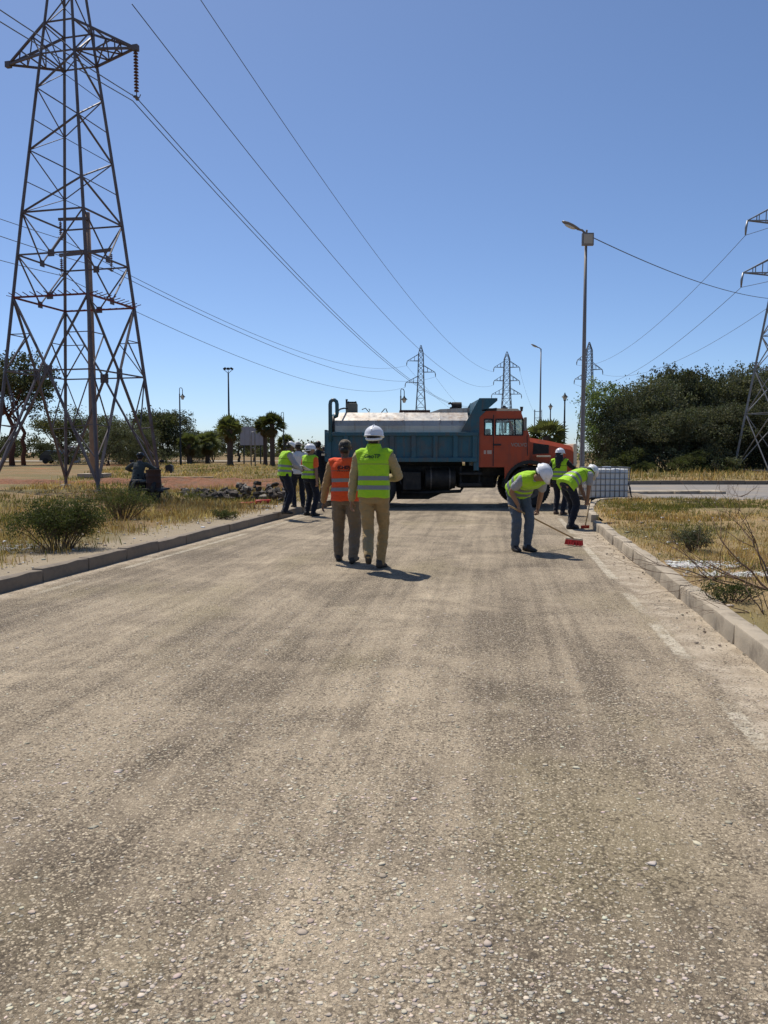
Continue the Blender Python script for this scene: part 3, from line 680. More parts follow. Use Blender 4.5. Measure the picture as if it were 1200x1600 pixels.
# near bushes
def bush(name, label, loc, w, h, n, size, m, seed, cl=0.09, stems=26, stemc=None, up=1.2, spr=0.7, wy=0.8, top=1.0):
    rr = random.Random(seed); root = thing(name, label, 'bush', loc); mb = MB(); ends = []
    for k in range(stems):
        a = rr.uniform(0, 6.28); s = rr.random() ** .6 * w * .5
        p = Vector((math.cos(a) * s * .25, math.sin(a) * s * .25 * wy, -.03)); q = Vector((math.cos(a) * s, math.sin(a) * s * wy, h * rr.uniform(.55, .95) * (1 - .35 * (s / (w * .5)) ** 2)))
        mid = (p + q) / 2 + Vector((rr.gauss(0, .04), rr.gauss(0, .04), h * .08)); mb.tube([p, mid, q], [.008, .006, .002], 4); ends.append(q)
        for j in range(3):
            t = rr.uniform(.35, .9); b0 = p.lerp(q, t); e = b0 + Vector((rr.gauss(0, .1), rr.gauss(0, .1), rr.uniform(.03, .16))) * (w / 1.2); mb.tube([b0, e], [.004, .0015], 3); ends.append(e)
    mb.build('stems', stemc or M['twig'], root)
    blobs = [((e.x, e.y, e.z), (w * .07, w * .07, h * .08)) for e in ends]
    crown('foliage', blobs, n, size, m, root, seed, cl, 0.35, 0.35, 0.2, 14)
    return root
bush('green_bush', 'dense dark green bush on the left verge beside the kerb', gp(92, 858, VZ), 1.22, 0.82, 15000, 0.022, M['leaf_bush'], 31, 0.08, 40)
bush('dry_bush', 'brownish half-dry bush behind the green one, near the rider', gp(190, 812, VZ), 1.5, 0.72, 8000, 0.02, M['leaf_bush'], 32, 0.08, 40)
bush('dark_bush', 'small dark green bush on the right verge above the white powder', gp(1085, 862, VZ), 0.62, 0.36, 5000, 0.016, M['leaf_dark'], 33, 0.04, 18)
bush('weed_clump', 'low green weed clump behind the right kerb near the camera', gp(1140, 940, VZ), 0.5, 0.2, 2200, 0.014, M['leaf_bush'], 34, 0.035, 12)
bush('weed_clump', 'thin weeds at the sandy edge right of the green bush', gp(352, 812, VZ), 0.5, 0.22, 500, 0.018, M['leaf_bush'], 35, 0.04, 12)
# bare branches on the right
def dead_shrub(label, base, dirs, seed, L=0.8, r0=0.013):
    rr = random.Random(seed); root = thing('bare_shrub', label, 'shrub', base)
    for d in dirs:
        mb = MB(); limbs(mb, (rr.uniform(-.06, .06), rr.uniform(-.06, .06), -.02), d, L * rr.uniform(.7, 1.0), r0 * rr.uniform(.7, 1.1), 3, rr, 0.42, 0.03, None, 0.6, (2, 3), 5)
        mb.build('branch', M['twig'], root, True)
    return root
dead_shrub('leafless brown shrub with long arching twigs on the right verge', gp(1212, 925, VZ), [(-1, .35, .75), (-.9, .1, .35), (-.75, .6, 1.0), (-.3, .3, 1.2), (-.5, -.2, .5), (-1, .5, .5), (.1, .2, 1), (-1, .2, .55), (-1, .8, .3), (-.9, -.1, .15)], 41, 0.7, 0.011)
dead_shrub('lower tangle of bare twigs behind the right kerb', gp(1195, 960, VZ), [(-.8, .3, .5), (-.5, .5, .9), (-1, .1, .2), (-.2, .2, 1), (-.7, -.1, .6)], 43, 0.34, 0.006)
dead_shrub('fallen dry twigs on the asphalt of the side road', gp(1158, 775, 0.0), [(-1, 0, .1), (1, .3, .12), (.5, -.3, .2)], 42, 0.4, 0.012)
# white powder spill: uncountable grains and crumbs
def spill(label, px, py, w, d, n, seed, lo=.5, hi=.85):
    c = gp(px, py, VZ); r = np.random.default_rng(seed); a = r.normal(0, .55, n) * w; b = r.normal(0, .55, n) * d
    k = (a + c.x > np.array([XR(q + c.y) + .2 for q in b]) if px > 600 else np.ones(n, bool)); a, b = a[k], b[k]; n = len(a); k = noise2(a * 1.0, b * 1.0, 6.0, seed) + r.normal(0, .22, n) > -.02; a, b = a[k], b[k]
    S = .004 + .016 * r.random(len(a)) ** 3; P = np.stack([c.x + a, c.y + b, .145 + .012 * r.random(len(a)) + 0 * a], 1)
    V, Fc, C = pebbles(P, S, stonecols(len(a), lo, hi, (1, .96, .88)), .4)
    return tag(obj('white_powder', npmesh('white_powder', V, Fc, C), M['tint']), label, 'powder', None, 'stuff')
spill('white powder spilt in the dry grass behind the right kerb', 1078, 884, .42, .26, 5200, 1)
spill('thin trail of white powder under the bare twigs', 1165, 900, .5, .16, 2600, 4)
spill('grey-white rubble dust at the far left edge of the verge', 10, 858, .5, .5, 1800, 6, .35, .65)
# ------------------------------------------------------------------ disturbed red soil and rubble on the left
def soil_bank(name, x0, x1, Y0, d, h, seed):
    nx, ny = 70, 12; vs_ = []; fs_ = []
    for i in range(nx + 1):
        for j in range(ny + 1):
            X = x0 + (x1 - x0) * i / nx; t = j / ny; yv = Y0 + d * (t - .5) * 2 + 0.5 * mnoise.noise((X * .3, seed, 0))
            prof = math.sin(math.pi * t) ** 1.3 * min(1, min(i, nx - i) / 6)
            z = VZ - .06 + prof * h * (0.65 + .8 * mnoise.noise((X * .55, yv * .8, seed))) + .05 * mnoise.noise((X * 3, yv * 3, seed)) * prof
            vs_.append((X, yv, z))
            if i and j: a = (i - 1) * (ny + 1) + j - 1; fs_.append((a, a + ny + 1, a + ny + 2, a + 1))
    o = obj(name, npmesh(name, vs_, fs_), M['redsoil'], None, True); return struct(o)
soil_bank('red_soil_bank', -18, -3.2, 36.5, 1.1, 0.34, 1.0)
soil_bank('red_soil_bank', -8.6, -3.4, 31.5, 1.6, 0.42, 9.0)
M['rubble'] = mat('broken_asphalt', (0.062, 0.048, 0.038), 0.95, 0, 0.35, 6, 0.7, 30, 0.01, (0.23, 0.19, 0.15), 3, 0.55, per=0.3)
M['rubble_l'] = mat('broken_concrete', (0.22, 0.19, 0.155), 0.95, 0, 0.3, 6, 0.7, 30, 0.01, (0.12, 0.10, 0.08), 3, 0.5, per=0.25)
def chunk(seed):
    rr = random.Random(seed); k = rr.randint(5, 7); poly = []
    for i in range(k): a = 6.283 * (i + rr.uniform(-.3, .3)) / k; poly.append((math.cos(a) * rr.uniform(.7, 1.1), math.sin(a) * rr.uniform(.6, 1)))
    mb = MB(); t = rr.uniform(.2, .42)
    mb.loft([[Vector((p[0] * .93, p[1] * .93, -t)) for p in poly], [Vector((p[0], p[1], -t * .5)) for p in poly], [Vector((p[0] * .98 + rr.uniform(-.06, .06), p[1] + rr.uniform(-.06, .06), t * .6)) for p in poly], [Vector((p[0] * .85, p[1] * .85, t)) for p in poly]])
    me = mb.mesh('slab'); return me
CH = [chunk(i) for i in range(6)]
CHm = {}
rub = thing('rubble_heap', 'long heap of broken dark asphalt slabs left of the men at the kerb', 'rubble', gp(360, 778, VZ))
rr = random.Random(77); c0 = gp(360, 778, VZ)
for i in range(200):
    t = rr.random(); px = 285 + 165 * t; py = 770 + 12 * t ** .7 + rr.uniform(-5, 5)
    p = gp(px, py, VZ); m = M['rubble'] if rr.random() < .87 else M['rubble_l']; k = rr.randrange(6)
    if (k, m.name) not in CHm: q = CH[k].copy(); q.materials.append(m); CHm[(k, m.name)] = q
    o = bpy.data.objects.new('slab', CHm[(k, m.name)]); COL.objects.link(o); o.parent = rub
    hh = (0.05 + 0.42 * min(1, t * 1.6)) * rr.random()
    o.location = (p.x - c0.x, p.y - c0.y, hh * (.9 if px > 370 else .5)); s = rr.uniform(.06, .19); o.scale = (s, s * rr.uniform(.7, 1), s * rr.uniform(.6, 1.1)); o.rotation_euler = (rr.gauss(0, .5), rr.gauss(0, .5), rr.uniform(0, 6.28))
M['plank'] = mat('pale_board', (0.44, 0.33, 0.21), 0.85, 0, 0.2, 5, 0.3, 30, 0.004)
a, b = gp(246, 752, VZ), gp(334, 751, VZ)
mb = MB(); mb.box((0, 0, 0.04), ((b - a).length, .28, .07), None, .01); o = mb.build('timber_board', M['plank']); o.location = (a + b) / 2 + Vector((0, 0, .13)); tag(o, 'pale board lying along the red soil behind the rider', 'board')
M['redplastic'] = mat('red_plastic', (0.48, 0.035, 0.025), 0.5, 0, 0.15, 5)
for i, (px0, px1, py, r_) in enumerate(((372, 401, 789, .035), (399, 422, 787.5, .055))):
    a, b = gp(px0, py, VZ), gp(px1, py - 1, VZ); root = MB(); c = (a + b) / 2; pts = [Vector((t - .5, 0, 0)) * (b - a).length for t in (0, .02, .5, .98, 1)]
    root.tube(pts, [r_ * .8, r_, r_, r_, r_ * .8], 12); o = root.build('plastic_pipe', M['redplastic'], None, True); o.location = c + Vector((0, 0, r_)); o.rotation_euler = (0, 0, math.atan2((b - a).y, (b - a).x)); tag(o, ('thinner', 'thicker')[i] + ' red plastic pipe lying on the sand by the left kerb', 'pipe', 'red pipes')
M['blackplastic'] = mat('black_plastic', (0.012, 0.012, 0.014), 0.5, 0, 0.2, 4)
p = gp(265, 739, VZ); mb = MB(); mb.prism([(-.24, 0), (.24, 0), (.21, .5), (.05, .56), (-.22, .5)], -.2, .2); o = mb.build('dark_box', M['blackplastic']); o.location = (p.x, p.y, .12); tag(o, 'small dark box standing alone in the left field', 'box')
a, b = gp(494, 747, VZ), gp(514, 754, VZ); mb = MB(); mb.tube([(-.45, 0, .25), (-.2, 0, .3), (.2, 0, .18), (.55, 0, .1)], .09, 12); o = mb.build('black_pipe', M['blackplastic'], None, True); o.location = (a + b) / 2; tag(o, 'thick black pipe on the ground behind the truck\'s tail', 'pipe')
# far pale road strip across the left field
p0, p1 = gp(236, 722, VZ), gp(425, 722, VZ)
o = MB().add([(p0.x - 30, p0.y, 0.26), (p1.x + 6, p1.y, 0.26), (p1.x + 6, p1.y + 6, 0.26), (p0.x - 30, p0.y + 6, 0.26)], [(0, 1, 2, 3)]).build('far_road', mat('far_pale_road', (0.42, 0.385, 0.33), 0.9, 0, .1, .3), None, False, False); struct(o)

# ------------------------------------------------------------------ pylons
def gusset(mb, p, n, s):
    n = Vector(n).normalized(); mb.box(p, (s, s, 0.03), n.to_track_quat('Z', 'Y').to_matrix())
PC = Vector((-11.32, 30.8, 0.05)); PA = R(-14)
pyl = thing('transmission_pylon', 'tall rusty lattice pylon towering at the left, nearest the camera', 'pylon', PC)
HDZ = [(0, 3.0), (6.9, 2.12), (9.9, 1.74), (14.35, 1.12), (17.9, 0.62), (27, 0.55)]
def hd(z): return float(np.interp(z, [a for a, _ in HDZ], [b for _, b in HDZ]))
def cn(k, z): a = PA + R(45) + k * math.pi / 2; return Vector((math.cos(a) * hd(z), math.sin(a) * hd(z), z))
def member(nm, a, b, wd, m=None):
    mb = MB(); mb.bar(a, b, wd * .8, wd * .55); return mb.build(nm, m or M['steel'], pyl, False, False)
for k in range(4):
    mb = MB(); zs = [0, 6.9, 9.9, 14.35, 17.9, 27]
    mb.tube([cn(k, z) for z in zs], [.066, .062, .060, .056, .05, .045], 4); mb.build('leg', M['steel'], pyl, False)
    mb = MB(); mb.lathe([(.26, -.3), (.25, .06), (.2, .14), (.12, .15)], 8, cn(k, 0)); mb.build('footing', M['kerb'], pyl)
for k in range(4):
    A = lambda z: cn(k, z); B = lambda z: cn((k + 1) % 4, z); Mid = lambda z: (cn(k, z) + cn((k + 1) % 4, z)) / 2
    nrm = Mid(5) - Vector((0, 0, 5)); 
    for z in (4.3, 6.9, 8.4, 9.9):
        member('horizontal_strut', A(z), B(z), .085 if z != 6.9 else .10, M['redpaint'] if z == 6.9 else None)
    for z in (4.3, 6.9, 8.4): fg = MB(); gusset(fg, Mid(z), nrm, .34 if z == 4.3 else .24); fg.build('gusset_plate', M['steel'], pyl)
    for P_ in (A, B):
        member('main_brace', P_(6.9), Mid(4.3), .10); member('main_brace', Mid(4.3), P_(0.35), .11)
        member('brace', P_(8.4), Mid(6.9), .06); member('brace', P_(9.9), Mid(8.4), .06)
        # secondary bracing between leg and main braces
        q = P_(6.9).lerp(Mid(4.3), .5); member('secondary_brace', P_(5.6), q, .05); member('secondary_brace', q, P_(4.3), .055)
        q = P_(0.35).lerp(Mid(4.3), .5); member('secondary_brace', P_(2.4), q, .055); member('secondary_brace', q, P_(4.3), .055); member('secondary_brace', q, P_(1.2), .05)
    z = 9.9; sgn = k % 2; st = 1.1
    while z < 26:
        a_, b_ = (A, B) if sgn == 0 else (B, A)
        member('lattice_brace', a_(z), b_(z + st), (.08 if k in (2, 3) else .045) if z < 16 else .05); 
        if int((z - 9.9) / st + .5) % 2 == 1 and z < 17 and k in (1, 3): member('secondary_brace', a_(z), b_(z), .04)
        z += st; sgn ^= 1; st = 1.1 if z < 17 else .95
    # anti-climb spikes
    mb = MB()
    for t in np.linspace(.03, .97, 11):
        p = A(6.9).lerp(B(6.9), float(t)); o_ = Vector((nrm.x, nrm.y, 0)).normalized(); mb.bar(p - o_ * .08, p + o_ * .34 + Vector((0, 0, .1)), .022)
    mb.build('anti_climb_spikes', M['redpaint'], pyl, False, False)
ev = Vector((math.cos(PA), math.sin(PA), 0)); TIPS = {}
for (z, zu, L) in ((15.5, 16.6, 2.66), (18.7, 19.6, 2.55), (22.8, 23.7, 2.3)):
    for s in (-1, 1):
        ks = [0, 3] if s > 0 else [1, 2]
        tip = ev * s * (L - (.12 if s < 0 else 0)) + Vector((0, 0, z + .12)); TIPS[(z, s)] = PC + tip
        arm = MB(); 
        for k in ks: arm.bar(cn(k, z), tip, .07); arm.bar(cn(k, zu), tip, .07)
        for t in (.33, .66):
            l0, l1 = cn(ks[0], z).lerp(tip, t), cn(ks[1], z).lerp(tip, t); u0, u1 = cn(ks[0], zu).lerp(tip, t), cn(ks[1], zu).lerp(tip, t)
            arm.bar(l0, l1, .04); arm.bar(u0, u1, .04); arm.bar(l0, u0, .04); arm.bar(l1, u1, .04); arm.bar(l0, cn(ks[1], z).lerp(tip, t - .33), .04); arm.bar(u0, cn(ks[0], z).lerp(tip, t - .33), .04); arm.bar(u1, cn(ks[1], z).lerp(tip, t - .33), .04)
        arm.box(tip, (.2, .16, .2), Matrix.Rotation(PA, 3, 'Z'))
        arm.build('crossarm', M['steel'], pyl, False, False)
    for k in range(4): member('horizontal_strut', cn(k, z), cn((k + 1) % 4, z), .07); member('horizontal_strut', cn(k, zu), cn((k + 1) % 4, zu), .07)
mb = MB(); 
for k in range(4): mb.bar(cn(k, 26.5), Vector((0, 0, 28.4)), .06)
mb.build('peak', M['steel'], pyl, False, False)
def insulator(tip, label, L=1.7, n=13, r=0.09, group=None):
    root = thing('insulator_string', label, 'insulator', tip, 0, group)
    mb = MB(); mb.tube([(0, 0, 0), (0, 0, -L)], .018, 6); mb.tube([(-.14, 0, -L + .12), (-.1, 0, -L + .02), (.1, 0, -L + .02), (.14, 0, -L + .12)], .018, 5); mb.box((0, 0, -L), (.1, .3, .07)); mb.build('rod', M['steel'], root)
    mb = MB()
    for i in range(n):
        z = -.18 - (L - .42) * i / (n - 1); mb.lathe([(.03, z + .045), (r * .75, z + .02), (r, z - .015), (r * .8, z - .02), (.03, z - .03)], 10)
    mb.build('discs', M['insul'], root, True); return Vector(tip) + Vector((0, 0, -L))
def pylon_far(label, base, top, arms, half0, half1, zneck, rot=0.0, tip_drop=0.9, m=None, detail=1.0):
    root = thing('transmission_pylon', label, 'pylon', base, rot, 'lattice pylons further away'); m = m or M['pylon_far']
    def hw(z): return float(np.interp(z, [0, zneck, top * .93, top], [half0, half1, half1 * .75, .06]))
    def c(k, z): h = hw(z); return Vector(((-h, h, h, -h)[k], (-h, -h, h, h)[k], z))
    for k in range(4):
        mb = MB(); zs = [0, zneck, top * .93, top]; mb.tube([c(k, z) for z in zs], [.09, .085, .075, .06], 4); mb.build('leg', m, root, False)
        mb = MB(); z = 0.2; sgn = k % 2
        while z < top * .97:
            st = max(.55, hw(z) * 2.0); a, b = (k, (k + 1) % 4); z1 = min(top, z + st)
            mb.bar(c(a, z), c(b, z1), .055); mb.bar(c(b, z), c(a, z1), .055); mb.bar(c(a, z), c(b, z), .05); z = z1
        mb.build('face_bracing', m, root, False, False)
    tips = []
    for (z, s, L) in arms:
        mb = MB(); tip = Vector((s * L, 0, z)); ks = (1, 2) if s > 0 else (0, 3)
        for k in ks: mb.bar(c(k, z), tip, .08); mb.bar(c(k, z + 1.25), tip, .08)
        for t in (.35, .68):
            mb.bar(c(ks[0], z).lerp(tip, t), c(ks[0], z + 1.25).lerp(tip, t), .05); mb.bar(c(ks[1], z).lerp(tip, t), c(ks[1], z + 1.25).lerp(tip, t), .05); mb.bar(c(ks[0], z).lerp(tip, t), c(ks[1], z).lerp(tip, t), .05)
        am = mb.build('crossarm', m, root, False, False)
        mb = MB(); mb.tube([tip, tip + Vector((s * .1, 0, -tip_drop * .5)), tip + Vector((s * .12, 0, -tip_drop))], [.06, .09, .05], 6); mb.build('insulator', m, am, True)
        w_ = Matrix.Rotation(rot, 3, 'Z') @ (tip + Vector((s * .12, 0, -tip_drop))); tips.append(Vector(base) + w_)
    return tips
def far_at(px, Y): return Vector((gx(px, Y), Y, -0.05))
Y2 = 172; h2 = lambda py: hgt(py, Y2)
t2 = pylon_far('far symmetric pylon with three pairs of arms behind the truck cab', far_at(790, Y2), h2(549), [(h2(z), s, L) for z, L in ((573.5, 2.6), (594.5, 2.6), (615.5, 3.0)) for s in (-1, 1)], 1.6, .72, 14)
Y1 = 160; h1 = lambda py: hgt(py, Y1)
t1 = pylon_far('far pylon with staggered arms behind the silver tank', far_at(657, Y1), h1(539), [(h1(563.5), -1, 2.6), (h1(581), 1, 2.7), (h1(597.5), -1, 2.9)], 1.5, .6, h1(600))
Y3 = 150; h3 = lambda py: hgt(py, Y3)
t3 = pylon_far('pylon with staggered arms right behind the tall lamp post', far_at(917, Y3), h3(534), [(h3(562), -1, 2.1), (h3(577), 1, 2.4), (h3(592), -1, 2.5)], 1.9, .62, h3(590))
Y4 = 56; h4 = lambda py: hgt(py, Y4)
t4 = pylon_far('lattice pylon cut by the right edge, standing before the thicket', Vector((gx(1213, Y4), Y4, .05)), 20.5, [(h4(349), -1, 2.75), (h4(396), 1, 2.75), (h4(430), -1, 2.95)], 1.95, .5, h4(450), R(10), .95, M['steel_g'])
# ------------------------------------------------------------------ wooden pole inside the near pylon
WP = Vector((gx(148, 45), 45, .1))
wp = thing('utility_pole', 'brown tapered utility pole standing behind the near pylon\'s legs', 'pole', WP)
mb = MB(); mb.tube([(0, 0, -.2), (0, 0, 4), (0, 0, 9), (-.03, 0, hgt(335, 45))], [.25, .21, .17, .135], 14); mb.build('shaft', M['wood'], wp, True)
mb = MB(); mb.box((0, 0, .12), (1.4, 1.4, .22), None, .03); mb.build('base_slab', M['kerb'], wp)
za = hgt(399, 45); zb = hgt(346, 45)
mb = MB(); mb.bar((-1.5, -.2, za - .15), (1.3, -.2, za + .15), .13, .16); mb.build('crossarm', M['steel'], wp)
mb = MB(); mb.bar((-1.5, -.2, zb - .05), (.15, -.2, zb), .12, .14); mb.build('crossarm', M['steel'], wp)
ins = []
for (x, z) in ((-1.4, za - .15), (1.25, za + .12), (-1.4, zb)):
    ins.append(insulator(WP + Vector((x, -.2, z - .06)), {(-1.4, za - .15): 'hanging insulator on the left end of the pole\'s lower crossarm', (1.25, za + .12): 'hanging insulator on the right end of the pole\'s lower crossarm'}.get((x, z), 'hanging insulator on the pole\'s upper crossarm'), 1.0, 7, .09, 'insulators of the wooden pole'))
# ------------------------------------------------------------------ wires
def wire(a, b, sag, label, r=0.02, n=40, group='overhead wires'):
    a, b = Vector(a), Vector(b); pts = []
    for i in range(n + 1): t = i / n; p = a.lerp(b, t); p.z -= sag * 4 * t * (1 - t); pts.append(p - a)
    mb = MB(); mb.tube(pts, r, 5); o = mb.build('overhead_wire', M['wire'], None, True); o.location = a; return tag(o, label, 'wire', group)
back = (ev.cross(Vector((0, 0, 1)))).normalized()                      # towards and past the camera
IT = insulator(TIPS[(15.5, 1)], 'long brown insulator string hanging from the near pylon\'s right arm')
wire(IT, t2[4], 5.2, 'lower wire from the near pylon\'s hanging insulator to the far pylon behind the cab', .018)
wire(IT + Vector((-.25, .35, .05)), t2[4] + Vector((.9, 0, .2)), 5.6, 'twin of the lower wire running just beside it to the far pylon', .018)
wire(IT, IT + back * 62 + Vector((0, 0, 2)), 1.8, 'wire from the hanging insulator out over the photo\'s top left corner', .018)
wire(IT + Vector((-.25, .35, .05)), IT + back * 62 + Vector((-.9, 0, 1.2)), 1.8, 'second wire passing behind the near pylon\'s arm to the top left', .018)
for z, lab, k, sg in ((18.7, 'middle wire running from above the near pylon to the far pylon', 2, 4.5), (22.8, 'uppermost wire running across the blue sky to the far pylon', 0, 3.8)):
    a = TIPS[(z, 1)] + Vector((0, 0, -1.7)); wire(a, t2[k], sg, lab, .018)
d1 = Vector((t1[0] - WP)); d1.z = 0; d1.normalize()
for i, (q, lab) in enumerate(((2, 'topmost'), (1, 'middle'), (0, 'lowest'))):
    e = (t1[0], t1[1], t1[2])[i]
    wire(ins[q], e, 2.8, lab + ' of the three wires from the wooden pole to the far pylon behind the tank', .018)
    wire(ins[q], ins[q] - d1 * 50 + Vector((0, 0, .8)), 1.2, lab + ' of the three wires leaving the photo\'s left edge to the pole', .018)
for i, lab in enumerate(('highest', 'second', 'lowest')):
    wire(t4[i], t3[i] if i != 1 else t3[1], 2.6, lab + ' of the wires between the right edge pylon and the lattice pylon behind the lamp', .018)
    a = t4[i]; wire(a, a + Vector((9.0, -62, 1.5)), 1.6, lab + ' of the wires from the right edge pylon towards the top right', .018)
for (a, b, lab) in ((t1[1], 'right', 'staggered'), (t1[0], 'left upper', 'staggered'), (t2[1], 'right', 'symmetric')):
    wire(a, Vector((a.x + 30, a.y + 130, a.z - 3)), 4.0, 'faint wire going on beyond the far ' + lab + ' pylon from its ' + b + ' arm', .018)
# ------------------------------------------------------------------ lamps
def street_lamp(px, ptop, Y, label, box=False):
    H = hgt(ptop, Y); root = thing('street_lamp', label, 'street lamp', (gx(px, Y), Y, 0.1), 0, 'tall street lamps')
    mb = MB(); mb.tube([(0, 0, -.1), (0, 0, .9), (0, 0, 1.0), (0, 0, H * .6), (0, 0, H - .05)], [.10, .095, .078, .06, .042], 12); mb.build('pole', M['lamp'], root, True)
    mb = MB(); mb.box((0, 0, .02), (.36, .36, .04)); mb.build('base_plate', M['lamp'], root)
    mb = MB(); mb.tube([(0, 0, H - .1), (-.12, 0, H + .02), (-.28, 0, H + .06)], .035, 8); mb.build('bracket', M['lamp'], root, True)
    ang = R(24); mb = MB(); rings = []
    for t, w_, h_ in ((0, .04, .04), (.08, .09, .05), (.23, .13, .07), (.40, .135, .07), (.53, .10, .05), (.60, .03, .025)):
        rings.append([Vector((-.2 - t * math.cos(ang), w_ * math.cos(a), H + .04 + t * math.sin(ang) + h_ * math.sin(a) * (1 if math.sin(a) > 0 else .5))) for a in np.linspace(0, 2 * math.pi, 14, endpoint=False)])
    mb.loft(rings); hd_ = mb.build('lamp_head', M['lamp'], root, True)
    mb = MB(); mb.ell((-.2 - .33 * math.cos(ang), 0, H + .03 + .33 * math.sin(ang) - .035), (.19, .10, .04), 12, 8, Matrix.Rotation(ang, 3, 'Y')); mb.build('lens', M['lens'], hd_, True)
    if box:
        zb = hgt(381, Y); mb = MB(); mb.box((.02, -.14, zb), (.36, .12, .38), None, .02); bx = mb.build('floodlight', M['lamp'], root)
        mb = MB(); mb.box((0.02, -.205, zb), (.27, .012, .28)); mb.build('lens', mat('flood_lens', (.42, .37, .29), .3), bx)
        mb = MB(); mb.bar((0, -.09, zb + .3), (0, .02, zb + .05), .05); mb.build('bracket', M['lamp'], root)
    return root, H
_, HL = street_lamp(909, 366, 26, 'tall grey street lamp with square floodlight box, right of the truck', True)
street_lamp(842.5, 546, 62, 'distant street lamp rising behind the truck bonnet')
wire(Vector((gx(909, 26), 26, HL)), Vector((gx(1222, 52), 52, hgt(468, 52))), .5, 'thin cable from the tall street lamp to the right edge pylon', .016)
def lantern(px, ptop, Y, label, side=0):
    H = hgt(ptop, Y); root = thing('lantern_post', label, 'lantern post', (gx(px, Y), Y, 0.08), 0, 'ornate dark lantern posts')
    mb = MB(); mb.tube([(0, 0, -.1), (0, 0, .5), (0, 0, 1.2), (0, 0, H * .6), (0, 0, H - .6)], [.14, .13, .09, .075, .06], 8); mb.build('post', M['lampdark'], root, True)
    mb = MB()
    for z in (1.2, H * .45, H * .62): mb.lathe([(.07, z - .08), (.12, z), (.07, z + .08)], 8)
    mb.build('collars', M['lampdark'], root, True)
    cx = side * .3; z = H - .95 if side else H - .35
    if side:
        mb = MB(); mb.tube([(0, 0, H - .65), (0, 0, H - .1), (side * .06, 0, H), (side * .24, 0, H - .04), (cx, 0, H - .2), (cx, 0, z + .25)], .035, 6); mb.build('bracket', M['lampdark'], root, True)
    else:
        mb = MB(); mb.lathe([(.06, H - .65), (.14, H - .6), (.05, H - .55)], 8); mb.build('bracket', M['lampdark'], root)
    mb = MB(); mb.lathe([(.1, z - .25), (.2, z + .02)], 6, (cx, 0, 0)); ln = mb.build('lantern_glass', M['lens'], root)
    mb = MB(); mb.lathe([(.3, z + .02), (.22, z + .1), (.08, z + .24), (.03, z + .4)], 6, (cx, 0, 0)); mb.build('lantern_hood', M['lampdark'], root)
    return root
lantern(283, 607, 84, 'dark bracket lantern post right of the near pylon', 1)
lantern(626, 609, 72, 'bracket lantern rising behind the silver tank', 1)
lantern(444, 645, 105, 'bracket lantern post right of the tall fan palm', -1)
lantern(880.5, 616, 70, 'tallest post-top lantern behind the truck bonnet', 0)
lantern(858.5, 632, 92, 'smaller post-top lantern above the palm behind the bonnet', 0)
lantern(445.5, 683, 150, 'tiny far lantern right of the tall fan palm', 0)
Ym = 86; H = hgt(578, Ym); root = thing('light_mast', 'slim mast with three flared floodlights above the palms', 'light mast', (gx(359, Ym), Ym, .1))
mb = MB(); mb.tube([(0, 0, -.1), (0, 0, H * .5), (0, 0, H - .4)], [.13, .1, .07], 8); mb.build('pole', M['lampdark'], root, True)
for s in (-1, 0, 1):
    mb = MB(); mb.bar((0, 0, H - .45), (s * .35, 0, H - .15), .05); hd_ = mb.build('arm', M['lampdark'], root)
    mb = MB(); mb.box((s * .36, 0, H + .02), (.3, .3, .22), Matrix.Rotation(s * .55, 3, 'Y'), .03); mb.build('floodlight', M['lampdark'], root)
# billboard, frame sign, gantry
Yb = 96; root = thing('billboard', 'grey back of a billboard behind the fan palms', 'billboard', (gx(394.5, Yb), Yb, .1))
zt, zb_ = hgt(668, Yb), hgt(697, Yb); wb = 37 * Yb / F
M['board'] = mat('billboard_back', (0.34, 0.33, 0.35), 0.7, .1, .1, 1)
for i in range(5):
    mb = MB(); mb.box((-wb / 2 + wb * (i + .5) / 5, 0, (zt + zb_) / 2), (wb / 5 - .03, .08, zt - zb_)); mb.build('panel', M['board'], root)
for s in (-.35, .35): mb = MB(); mb.bar((s * wb, .1, -.1), (s * wb, .1, zt), .14); mb.build('post', M['lampdark'], root)
Yf = 78; root = thing('sign_frame', 'narrow grey hoop frame standing before the billboard', 'frame', (gx(396, Yf), Yf, .1)); zt = hgt(677, Yf)
mb = MB(); mb.tube([(-.19, 0, 0), (-.19, 0, zt - .15), (-.1, 0, zt), (.1, 0, zt), (.19, 0, zt - .15), (.19, 0, 0)], .06, 8); mb.build('hoop', M['steel_g'], root, True)
mb = MB(); mb.bar((-.19, 0, zt * .55), (.19, 0, zt * .55), .06); mb.build('crossbar', M['steel_g'], root)
Yg = 130; root = thing('far_gantry', 'thin far ladder-like gantry right of the truck cab', 'gantry', (gx(839, Yg), Yg, 0))
for px in (834, 845): mb = MB(); mb.bar(((px - 839) * Yg / F, 0, 0), ((px - 839) * Yg / F, 0, hgt(640, Yg)), .14 if px == 834 else .07); mb.build('post', M['pylon_far'], root)
for py in (643, 653, 664, 676): mb = MB(); z = hgt(py, Yg); mb.bar((-5 * Yg / F, 0, z), (6 * Yg / F, 0, z), .08); mb.build('rung', M['pylon_far'], root)
